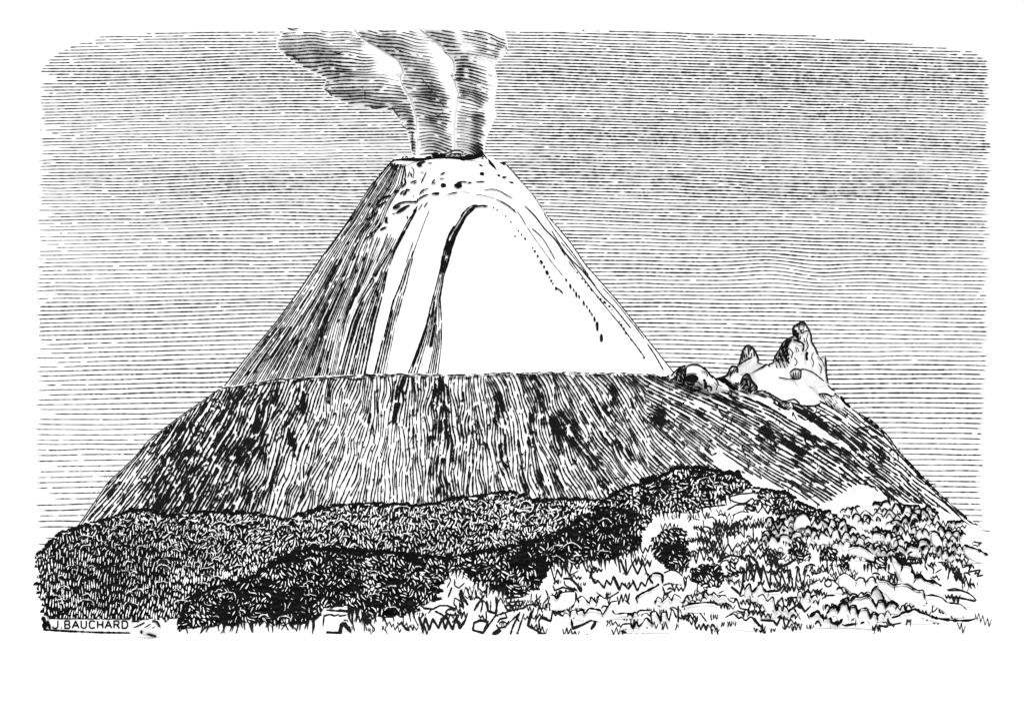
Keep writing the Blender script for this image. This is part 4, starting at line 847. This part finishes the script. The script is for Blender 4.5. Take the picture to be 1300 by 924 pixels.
# long black leaf blades; zigzag spikes paint the shadows between hanging fronds
bl = MB()
def blade_and_shade(pts, wd, lift=6, curved=False): bl.ribbon(spline(pts, 1.3) if curved else poly_resample(pts, 1.3), wd, lambda u, v: YB(u, min(v, 806)), 1.4, 0, 2.5, .3)
for wd, pts in [
 (2.3, B3([(600, 50), (630, 225), (650, 100), (690, 215), (700, 95), (755, 275), (760, 120), (825, 260), (840, 155), (872, 250)])), (2.0, B3([(880, 90), (898, 240), (905, 130), (925, 262)])), (2.2, B3([(945, 250), (962, 110), (1000, 290), (1022, 130)])), (3.4, B3([(580, 25), (620, 40), (655, 80), (690, 180)])),
 (3.0, B3([(800, 150), (830, 115), (900, 85), (950, 50)])), (1.8, B3([(735, 70), (790, 25), (850, 10)])), (1.6, B3([(780, 90), (800, 60), (860, 50), (880, 20)])), (2.2, B3([(720, 300), (760, 290), (830, 290)])), (2.2, B3([(800, 390), (845, 340), (860, 415), (885, 405), (895, 345), (1010, 335), (1035, 280), (1055, 370), (1150, 270)])),
 (2.6, B3([(910, 430), (980, 385), (1015, 450), (1065, 400)])), (6, B3([(925, 430), (940, 480)])), (5, B3([(960, 410), (1005, 415)])), (2.2, B3([(1175, 460), (1240, 405), (1265, 435), (1300, 370)])), (3.4, B3([(620, 490), (690, 570)])), (2.4, B3([(680, 510), (780, 515), (805, 550), (845, 465), (870, 575), (910, 495)])),
 (2.0, B3([(0, 360), (60, 350), (100, 385), (130, 325), (155, 370)])), (1.8, B3([(0, 425), (25, 440), (50, 500)])), (2.4, B3([(65, 400), (65, 530)])), (1.3, B3([(75, 420), (100, 490)])), (2.2, B3([(145, 440), (140, 530)])), (1.6, B3([(150, 430), (210, 515)])), (1.7, B3([(200, 420), (280, 525)])), (1.2, B3([(255, 420), (265, 480)])),
 (1.7, B3([(210, 230), (208, 300), (205, 325), (280, 285), (270, 330), (330, 310)])), (1.4, B3([(365, 310), (410, 290)])), (1.4, B3([(360, 320), (450, 355)])), (1.8, B3(circ(1190, 235, 26))), (1.7, B3([(1140, 355), (1180, 330), (1240, 325)])), (2, B3([(1040, 250), (1120, 210)])), (1.3, B3([(1060, 160), (1090, 165), (1140, 150)])),
 (3.2, B3([(460, 260), (500, 290), (530, 320), (550, 240)])), (3.0, B3([(500, 140), (540, 160), (560, 130), (545, 290)])), (2.0, B3([(580, 100), (575, 200), (590, 220), (610, 130)])), (1.5, B3([(480, 240), (530, 200)])), (1.6, B3([(375, 100), (400, 70), (450, 60)])), (3.2, B3([(360, 80), (400, 50), (460, 25), (540, 40), (580, 70)])), (2, B3([(470, 130), (520, 60)])),
 (2, B3([(660, 400), (700, 470), (730, 400)])), (1.5, B3([(700, 360), (740, 380), (760, 350)])), (2, B3([(600, 330), (640, 420), (620, 480)])), (1.4, B3([(440, 360), (480, 380), (500, 360)])), (1.6, B3([(370, 400), (400, 370), (470, 410)])), (1.6, B3([(500, 440), (560, 450), (600, 430)])), (1.8, B3([(520, 330), (580, 340), (610, 380), (590, 430), (530, 420), (515, 370)])), (1.5, B3([(1180, 200), (1230, 215), (1280, 260)])),
 (1.9, R7([(345, 95), (378, 215), (400, 130), (430, 190), (447, 80)])), (2.3, R7([(447, 75), (490, 180), (512, 80)])), (1.9, R7([(512, 75), (550, 130), (572, 60)])), (1.6, R7([(480, 185), (560, 140)])), (2.4, R7([(855, 40), (872, 160)])), (3.0, R7([(870, 50), (917, 178)])), (2.2, R7([(910, 50), (920, 175), (960, 90)])), (2.4, R7([(960, 80), (1000, 170), (1042, 80)])), (1.9, R7([(1042, 80), (1080, 190)])),
 (3.4, R7([(700, 120), (660, 128), (650, 180), (685, 240)])), (2.4, R7([(685, 240), (702, 213), (752, 272), (767, 210), (800, 250), (820, 182), (868, 290)])), (3.4, R7([(820, 182), (868, 290)])), (2.2, R7([(868, 290), (882, 230), (935, 280), (945, 240)])), (3, R7([(962, 205), (1000, 295)])), (2.2, R7([(1000, 295), (1030, 225), (1060, 260), (1080, 200), (1130, 165)])),
 (1.8, R7([(865, 295), (820, 325), (760, 350), (690, 300)])), (2.2, R7([(365, 240), (405, 210)])), (2.4, R7([(365, 250), (380, 290), (440, 265), (540, 290)])), (3.4, R7([(440, 200), (500, 200), (550, 250), (582, 302)])), (1.6, R7([(450, 210), (460, 250), (540, 285)])), (2.0, R7([(345, 330), (330, 380), (350, 400)])),
 (2.8, R7([(450, 410), (455, 375), (490, 340), (475, 400), (520, 370), (505, 430)])), (3.4, R7([(530, 300), (540, 340), (510, 420)])), (2.2, R7([(268, 580), (260, 520), (277, 490), (350, 520), (365, 440), (430, 475), (490, 495)])), (3.6, R7([(280, 485), (350, 520)])), (3.0, R7([(500, 490), (515, 572), (590, 545), (665, 505)])), (3.8, R7([(660, 500), (685, 495), (680, 540), (650, 582)])), (1.8, R7([(510, 480), (590, 460)])),
 (1.8, R7([(870, 350), (890, 335)])), (1.8, R7([(905, 360), (945, 395)])), (2.4, R7([(1105, 350), (1150, 340), (1142, 270)])), (2.6, R7([(870, 585), (920, 608)])), (2.4, R7([(495, 628), (520, 625)])), (2.4, R7([(790, 627), (845, 628)])), (2.4, R7([(610, 628), (630, 618)])),
 (2.2, R7([(150, 460), (100, 610)])), (2.4, R7([(120, 450), (70, 550), (45, 620)])), (2.4, R7([(200, 450), (175, 550), (290, 615)])), (3.4, R7([(210, 460), (180, 550)])), (1.6, R7([(110, 460), (60, 510), (0, 570)])), (1.8, R7([(260, 410), (235, 530)])), (3.2, R7([(250, 605), (300, 618)])), (3.6, R7([(90, 605), (110, 612)])), (1.8, R7([(180, 395), (260, 400), (290, 460)])),
 (1.4, R7([(20, 300), (120, 275), (200, 300)])), (1.4, R7([(10, 330), (130, 300), (190, 320)])), (1.4, R7([(0, 350), (150, 335)])), (1.5, R7([(10, 400), (140, 400)])), (1.9, R7([(40, 440), (150, 420), (190, 390)])), (1.4, R7([(20, 380), (150, 365)])), (1.7, R7([(205, 310), (200, 390)])), (1.8, R7([(240, 310), (250, 360), (280, 320)])), (1.8, R7([(310, 280), (330, 340), (290, 390)])),
 (1.6, R7([(1200, 210), (1300, 205)])), (2.6, R7([(1185, 255), (1210, 320), (1262, 290)])), (1.6, R7([(1185, 255), (1290, 215)])), (2.0, R7([(1220, 380), (1290, 350)])), (2.4, R7([(1215, 380), (1250, 360)])), (1.4, R7([(1145, 385), (1185, 390)])), (1.4, R7([(1145, 400), (1175, 408)])),
 (2.0, R8([(175, 590), (200, 680), (225, 560), (260, 660), (276, 600)])), (1.8, R8([(280, 580), (300, 670)])), (2.0, R8([(205, 440), (225, 510), (245, 420), (292, 505)])), (1.6, R8([(370, 370), (375, 440)])), (1.8, R8([(430, 380), (440, 540)])), (2.0, R8([(490, 380), (488, 500)])), (2.2, R8([(560, 380), (560, 490)])), (2.2, R8([(625, 380), (630, 490)])), (1.7, R8([(690, 430), (700, 500)])),
 (2.2, R8([(535, 600), (590, 530), (630, 600), (690, 530)])), (2.0, R8([(380, 540), (400, 600), (440, 530), (470, 590), (512, 520)])), (1.8, R8([(640, 600), (672, 540)])), (1.8, R8([(680, 650), (750, 540)])), (1.8, R8([(730, 660), (760, 610), (850, 590)])), (1.6, R8([(780, 690), (870, 600)])), (1.6, R8([(290, 340), (320, 330), (350, 370), (350, 500)])), (1.6, R8([(470, 350), (460, 440)])), (1.6, R8([(720, 360), (745, 420), (740, 500)])), (1.6, R8([(840, 350), (880, 420), (850, 520)])), (1.5, R8([(250, 350), (260, 410)])), (1.8, R8([(300, 400), (310, 500)])), (1.8, R8([(520, 400), (520, 470)])),
 (1.8, R8([(440, 190), (480, 215), (540, 228), (600, 215)])), (2.2, R8([(430, 280), (500, 240), (560, 235), (600, 200)])), (2.2, R8([(450, 180), (520, 160), (630, 150)])), (2.0, R8([(100, 230), (160, 222), (230, 260), (170, 280), (110, 260)])), (2.4, R8([(170, 300), (240, 260), (330, 250), (420, 240)])), (2.2, R8([(570, 230), (620, 190), (640, 210), (600, 270)])), (2.2, R8([(700, 250), (740, 310), (770, 220), (800, 320), (840, 220), (870, 310), (900, 240), (940, 260)])), (1.8, R8([(880, 340), (900, 320), (940, 320)])), (1.8, R8([(640, 240), (660, 300), (690, 260)])), (1.6, R8([(470, 320), (540, 290), (600, 300)])), (3, R8([(900, 430), (880, 440)])),
 (1.8, R8([(1060, 740), (1100, 755), (1140, 740)])), (1.9, R8([(1200, 700), (1230, 660), (1250, 600)])), (1.8, R8([(1180, 660), (1190, 740)])), (1.8, R8([(1210, 680), (1230, 740)])), (1.8, R8([(1000, 770), (1020, 700), (1050, 690)])),
 (1.8, B4([(480, 515), (555, 495), (490, 480), (560, 470)])), (1.8, B4([(545, 550), (560, 500), (540, 550), (640, 530), (560, 560)])), (1.7, B4([(590, 590), (720, 580)])), (1.9, B4([(600, 625), (720, 610)])), (2.2, B4([(740, 620), (755, 540), (780, 490), (850, 460), (800, 520)])), (1.6, B4([(710, 480), (708, 560)])), (2, B4([(860, 490), (870, 570), (900, 600)])), (2.2, B4([(1070, 550), (1130, 590), (1150, 565), (1190, 592)])), (2.2, B4([(910, 590), (940, 510), (1000, 570), (1010, 500)])), (1.8, B4([(830, 610), (910, 615)])), (1.6, B4([(1010, 520), (1030, 560), (1060, 590)])), (1.8, B4([(940, 520), (960, 580), (990, 590)])), (1.8, B4([(1020, 630), (1085, 630), (1060, 650)])), (2, B4([(1100, 460), (1160, 465), (1130, 485)])),
 (3.0, B4([(530, 160), (570, 180), (620, 188), (690, 185)])), (2, B4([(370, 155), (420, 165), (465, 175)])), (2, B4([(460, 60), (520, 70), (555, 110), (520, 100)])), (2.2, B4([(1100, 320), (1135, 335)])), (1.2, B4([(1160, 372), (1220, 380)])),
 (1.9, B5([(905, 210), (917, 140), (940, 120), (970, 215)])), (3.0, B5([(960, 150), (972, 215), (987, 130), (1020, 240)])), (2.0, B5([(1020, 240), (1032, 170), (1066, 262), (1080, 190)])), (1.8, B5([(1095, 225), (1112, 275)])), (1.8, B5([(1125, 225), (1130, 255)])), (2.2, B5([(1010, 120), (1085, 95), (1060, 150), (1150, 135), (1125, 185), (1175, 172)])),
 (2.0, B5([(450, 150), (560, 200), (640, 240), (672, 272)])), (1.6, B5([(895, 285), (960, 275), (1040, 300), (1090, 330), (1122, 367)])), (2.2, B5([(895, 335), (1000, 345), (1117, 370)])), (1.7, B5([(905, 290), (1000, 290), (1070, 310)])), (2.4, B5([(0, 485), (30, 500), (42, 540), (80, 515), (127, 550)])), (2.6, B5([(125, 552), (200, 540), (282, 527)])), (1.4, B5([(300, 525), (330, 525)])),
 (2.8, B5([(380, 500), (450, 490), (468, 545)])), (2.6, B5([(375, 550), (460, 560)])), (1.6, B5([(465, 550), (560, 530)])), (1.8, B5([(495, 345), (560, 335), (612, 340), (600, 380), (555, 420)])), (2.2, B5([(85, 275), (130, 260), (150, 305), (177, 255)])), (1.9, B5([(0, 325), (62, 325)])), (1.7, B5([(720, 410), (800, 342), (790, 452), (865, 392), (870, 460), (920, 430), (940, 510)])), (1.9, B5([(615, 395), (650, 350), (715, 340), (720, 380)])),
 (1.9, B5([(740, 20), (735, 110), (755, 140)])), (1.9, B5([(760, 95), (800, 130), (795, 170)])), (1.6, B5([(810, 160), (865, 125)])), (1.8, B5([(760, 10), (820, 20), (800, 60)])), (2.2, B5([(880, 60), (920, 50), (930, 110)])), (2.2, B5([(940, 0), (930, 60), (1010, 65), (1015, 115)])), (1.8, B5([(590, 80), (720, 85)])), (2.2, B5([(340, 10), (400, 20), (500, 50)])), (1.8, B5([(540, 10), (620, 20)])), (1.6, B5([(770, 195), (800, 195)])),
 # left: open white spots at the foot of the dark ridge
 (2.4, B6([(0, 720), (15, 660), (50, 650), (95, 715)])), (3.4, B6([(60, 680), (95, 715)])), (2.0, B6([(0, 550), (70, 560), (120, 570)])), (2.0, B6([(0, 600), (60, 590)])), (1.8, B6([(640, 460), (700, 470), (775, 460)])), (1.8, B6([(655, 470), (720, 480), (780, 470)])), (2.2, B6([(600, 500), (640, 540), (700, 545), (670, 580)])), (2.0, B6([(700, 550), (760, 520), (810, 520), (880, 545), (820, 550), (800, 570), (830, 590), (900, 590)])),
 (3.2, B6([(600, 600), (630, 690), (650, 610), (680, 700), (705, 620), (750, 690), (775, 610)])), (3.4, B6([(775, 610), (800, 695), (820, 630), (855, 700), (880, 610), (910, 690), (955, 620)])), (2.4, B6([(720, 560), (780, 590), (830, 640)])), (3.0, B6([(470, 650), (500, 690), (535, 708)])), (3.0, B6([(1010, 690), (1015, 650), (1060, 630), (1120, 640), (1085, 725), (1010, 705), (1005, 680)])), (2.4, B6([(1085, 725), (1180, 590), (1200, 600)])), (2.4, B6([(1180, 660), (1200, 690), (1250, 680), (1280, 630)])), (3.4, B6([(1150, 735), (1200, 700), (1215, 710), (1160, 740)])), (2.4, B6([(1290, 740), (1300, 700)])), (2.2, B6([(1190, 650), (1210, 620), (1270, 610)])), (2.2, B6([(1105, 560), (1110, 630)])),
 (3.0, B6([(1095, 440), (1050, 500), (1015, 560)])), (2.0, B6([(1085, 480), (1065, 575)])), (1.8, B6([(870, 460), (865, 510), (890, 530)])), (2.0, B6([(870, 460), (930, 500)])), (3.6, B6([(910, 400), (940, 470), (972, 520)])), (3.2, B6([(905, 420), (940, 540)])), (2.0, B6([(960, 380), (990, 480), (1010, 400)])), (3.0, B6([(1025, 400), (1035, 470)])), (2.0, B6([(870, 320), (870, 370), (900, 390), (945, 350)])), (1.8, B6([(810, 300), (840, 330), (810, 390)])), (1.8, B6([(830, 250), (870, 220), (900, 240)])), (1.8, B6([(800, 290), (900, 220)])), (2.4, B6([(850, 380), (820, 460)])), (3.0, B6([(1110, 480), (1120, 560), (1180, 580), (1190, 480)])), (1.8, B6([(1140, 480), (1140, 560)])), (2.2, B6([(1190, 590), (1260, 570), (1290, 540)])), (2.4, B6([(1240, 510), (1270, 560), (1300, 560)])), (1.8, B6([(880, 560), (840, 540), (810, 560)])), (2, B6([(1050, 390), (1080, 420), (1120, 400)])),
 # box-like stone marks
 (1.9, Z(340, 600, 4.0625, [(285, 790), (290, 735), (320, 728), (345, 735), (370, 728)])), (3.4, Z(340, 600, 4.0625, [(300, 820), (375, 825), (385, 770), (430, 820)])), (2.2, Z(340, 600, 4.0625, [(320, 700), (380, 660), (440, 700)])), (1.8, Z(340, 600, 4.0625, [(330, 690), (390, 680)])), (2.0, Z(340, 600, 4.0625, [(300, 705), (430, 715)])),
]: blade_and_shade(pts, wd, 6, curved=wd < 1.9)
r3 = random.Random(9)
dens = rbf([(900, 690, 1, 40), (960, 700, 1, 40), (980, 740, .8, 30), (930, 760, .7, 40), (780, 730, .35, 40), (850, 770, .5, 40), (1000, 660, .9, 25), (1060, 740, .6, 30), (1120, 770, .3, 40), (1180, 720, .7, 40), (1215, 700, .9, 25), (720, 740, .6, 30), (700, 770, .5, 30), (650, 780, .6, 30), (560, 780, .5, 30), (820, 745, .2, 20), (790, 780, .15, 25), (900, 650, .9, 20), (1190, 770, .15, 30), (1130, 700, 1, 30)], .3)
for q in range(1500):
    u = r3.uniform(430, 1238); v = r3.uniform(645, 798)
    if v < clampl(u, Btop)+6 or inB(u, v) or r3.random() > dens(u, v)*.9 or (u < 700 and v < 740) or (u < 560 and v < 776): continue
    t = r3.random()
    if t < .42:
        n = r3.randint(2, 5); a = r3.uniform(4, 12); pts = [(u, v)]; sk = r3.uniform(-1, 1.5)
        for k in range(n*2): pts.append((pts[-1][0]+r3.uniform(1.6, 3.6), v+(a*r3.uniform(.6, 1) if k % 2 == 0 else -r3.uniform(0, 2))+sk*k))
        bl.ribbon(poly_resample(pts, 1.2), r3.uniform(1.1, 2.1), lambda a_, b_: YB(a_, min(b_, 806)), 1.2, 0, 1.5, .35)
    elif t < .75:
        a = r3.uniform(3, 9); h = r3.uniform(1.5, 4.5)
        bl.ribbon(spline([(u, v), (u+a*.4, v-h), (u+a, v-h*.5), (u+a*1.3, v+h*.6)], 1.0), r3.uniform(1.1, 2.3), lambda a_, b_: YB(a_, min(b_, 806)), 1.2, 0, 1.5, .4)
    else:
        for k in range(r3.randint(2, 5)):
            l = r3.uniform(4, 11); bl.ribbon(spline([(u+k*2.6, v), (u+k*2.6+r3.uniform(-1, 1), v+l*.5), (u+k*2.6+r3.uniform(-2, 2), v+l)], 1.2), r3.uniform(1.0, 2.2), lambda a_, b_: YB(a_, min(b_, 806)), 1.2, 0, 2, .35)
def yf(u): return 0
for k in range(95):                                       # black points hanging along the ragged foot of the ridge
    u = 232+k*4.4+r3.uniform(-1.5, 1.5)
    if 408 < u < 440 or 500 < u < 512 or 575 < u: continue
    if u < 400: v0 = 784; v1 = r3.uniform(793, 805)
    elif u < 480: v0 = 772; v1 = r3.uniform(785, 802)
    elif u < 530: v0 = 768; v1 = r3.uniform(780, 796)
    else: continue
    bl.ribbon(spline([(u, v0-8), (u+r3.uniform(-3, 3), (v0+v1)/2), (u+r3.uniform(-6, 6), v1)]), lambda a, b, v0=v0, v1=v1: 5.2*max(.28, 1-(b-v0)/(v1-v0+1)), lambda a, b: YB(a, min(b, 806)), 2, 0, 1.5, .3)
def fringe(polyl, hmin, hmax, sp, wd, tilt=0):
    q = poly_resample(polyl, sp)
    for (u, v) in q:
        u += r3.uniform(-1, 1); h = r3.uniform(hmin, hmax)
        bl.ribbon(spline([(u, v-5), (u+tilt*.4, v+h*.4), (u+tilt+r3.uniform(-2, 2), v+h)]), lambda a, b, v=v, h=h: wd*max(.25, 1-max(0, b-v)/h), lambda a, b: YB(a, min(b, 806)), 2.2, 0, 1.5, .3)
fringe([(702, 712), (725, 716), (745, 709), (768, 710), (785, 706), (800, 698), (812, 690)], 6, 17, 4.5, 4, 2)
fringe([(570, 722), (585, 722), (603, 738), (628, 746), (650, 756)], 6, 14, 5, 4, -2)
fringe([(832, 652), (862, 648), (880, 650), (905, 638), (925, 630)], 5, 12, 5, 3.2, 3)
fringe([(962, 640), (990, 643), (1020, 655), (1045, 659)], 5, 12, 5, 3.2, -1)
fringe([(850, 722), (872, 724)], 4, 9, 4, 3, -1); fringe([(1098, 720), (1128, 720)], 4, 9, 4, 3, 0); fringe([(1041, 710), (1062, 710)], 5, 12, 4, 2.6, 0); fringe([(1128, 680), (1142, 660), (1155, 666)], 6, 18, 3.6, 2.2, 4); fringe([(1158, 688), (1174, 688)], 6, 14, 4, 2.6, 0); fringe([(862, 676), (872, 690)], 4, 10, 4, 2.6, 4)
tag(bl.build('blades_and_frond_shade', [LEAFK]), 'black leaf blades, stems and painted shadows between fronds on the near slope', 'grass', kind='stuff')

# ------------------------------------------------------------------ lettered plate at the lower left corner
pl = MB()
Yp = 384.0
def boxpx(mb, u0, v0, u1, v1, Y, th, m):
    a = [P(u0, v0, Y), P(u1, v0, Y), P(u1, v1, Y), P(u0, v1, Y)]; b = [(p[0], p[1]+th, p[2]) for p in a]
    i = [mb.vert(p) for p in a+b]
    for f in ((0, 1, 2, 3), (7, 6, 5, 4), (0, 4, 5, 1), (1, 5, 6, 2), (2, 6, 7, 3), (3, 7, 4, 0)): mb.face(tuple(i[k] for k in f), m)
boxpx(pl, 58, 785.5, 166, 800.5, Yp, .6, 0)
root = pl.build('name_plate', [LEAFW]); tag(root, 'small white plate with black capital letters at the lower left corner', 'name plate')
lm = MB(); Yq = lambda u, v: Yp-.12
glyph = {'J': [[(.8, 0), (.8, .8), (.6, 1), (.2, 1), (.1, .75)]], '.': [[(.3, .9), (.5, 1)]], 'B': [[(.1, 0), (.1, 1), (.7, 1), (.8, .75), (.65, .5), (.1, .5)], [(.65, .5), (.75, .25), (.65, 0), (.1, 0)]], 'A': [[(0, 1), (.45, 0), (.9, 1)], [(.2, .65), (.7, .65)]],
 'U': [[(.1, 0), (.1, .8), (.3, 1), (.6, 1), (.8, .8), (.8, 0)]], 'C': [[(.85, .15), (.6, 0), (.3, 0), (.1, .25), (.1, .75), (.3, 1), (.6, 1), (.85, .85)]], 'H': [[(.1, 0), (.1, 1)], [(.8, 0), (.8, 1)], [(.1, .5), (.8, .5)]], 'R': [[(.1, 1), (.1, 0), (.65, 0), (.8, .25), (.65, .5), (.1, .5)], [(.45, .5), (.85, 1)]], 'D': [[(.1, 0), (.1, 1), (.6, 1), (.85, .7), (.85, .3), (.6, 0), (.1, 0)]]}
x = 66
for ch in 'J.BAUCHARD':
    wd = 5 if ch == '.' else 10.4
    for st in glyph[ch]: lm.ribbon(poly_resample([(x+a*(wd-1.2), 787.8+b*9.2) for a, b in st], 1.5), 2.1, Yq, 0, 0, 0, .1)
    x += wd
lm.build('lettering', [LEAFK], root)
fm = MB()
for pts, wd in [([(54, 782), (57, 790), (56, 799)], 6), ([(54, 799), (90, 801), (130, 802.5), (166, 803)], 2.6), ([(60, 785), (166, 785.5)], 1.6), ([(60, 787), (64, 799)], 4)]: fm.ribbon(poly_resample(pts, 2), wd, Yq, .15, 0, 1.5, .4)
fm.build('plate_border', [LEAFK], root)
# torn left border strokes of the wooded hill and the pale stone by the plate
mb = MB(); Yf = rock_geo(mb, Z(30, 730, 5.909, [(830, 400), (870, 360), (950, 330), (1010, 335), (1030, 380), (1020, 440), (980, 465), (900, 450), (850, 430)]), 366, 3.0, 0, 5)
Q6 = lambda p: Z(30, 730, 5.909, p)
for wd, q in [(2.4, [(960, 340), (1000, 345), (1025, 390)]), (1.5, [(820, 395), (870, 370), (910, 350)]), (1.5, [(900, 395), (960, 360)]), (3.4, [(880, 410), (885, 440)]), (2.4, [(920, 440), (1000, 460)]), (1.4, [(960, 400), (990, 380)])]: mb.ribbon(spline(Q6(q)), wd, Yf, .6, 1, 1.5)
tag(mb.build('pale_stone', [SNOW, INK]), 'pale stone with a black spot beside the lettered plate', 'stone')
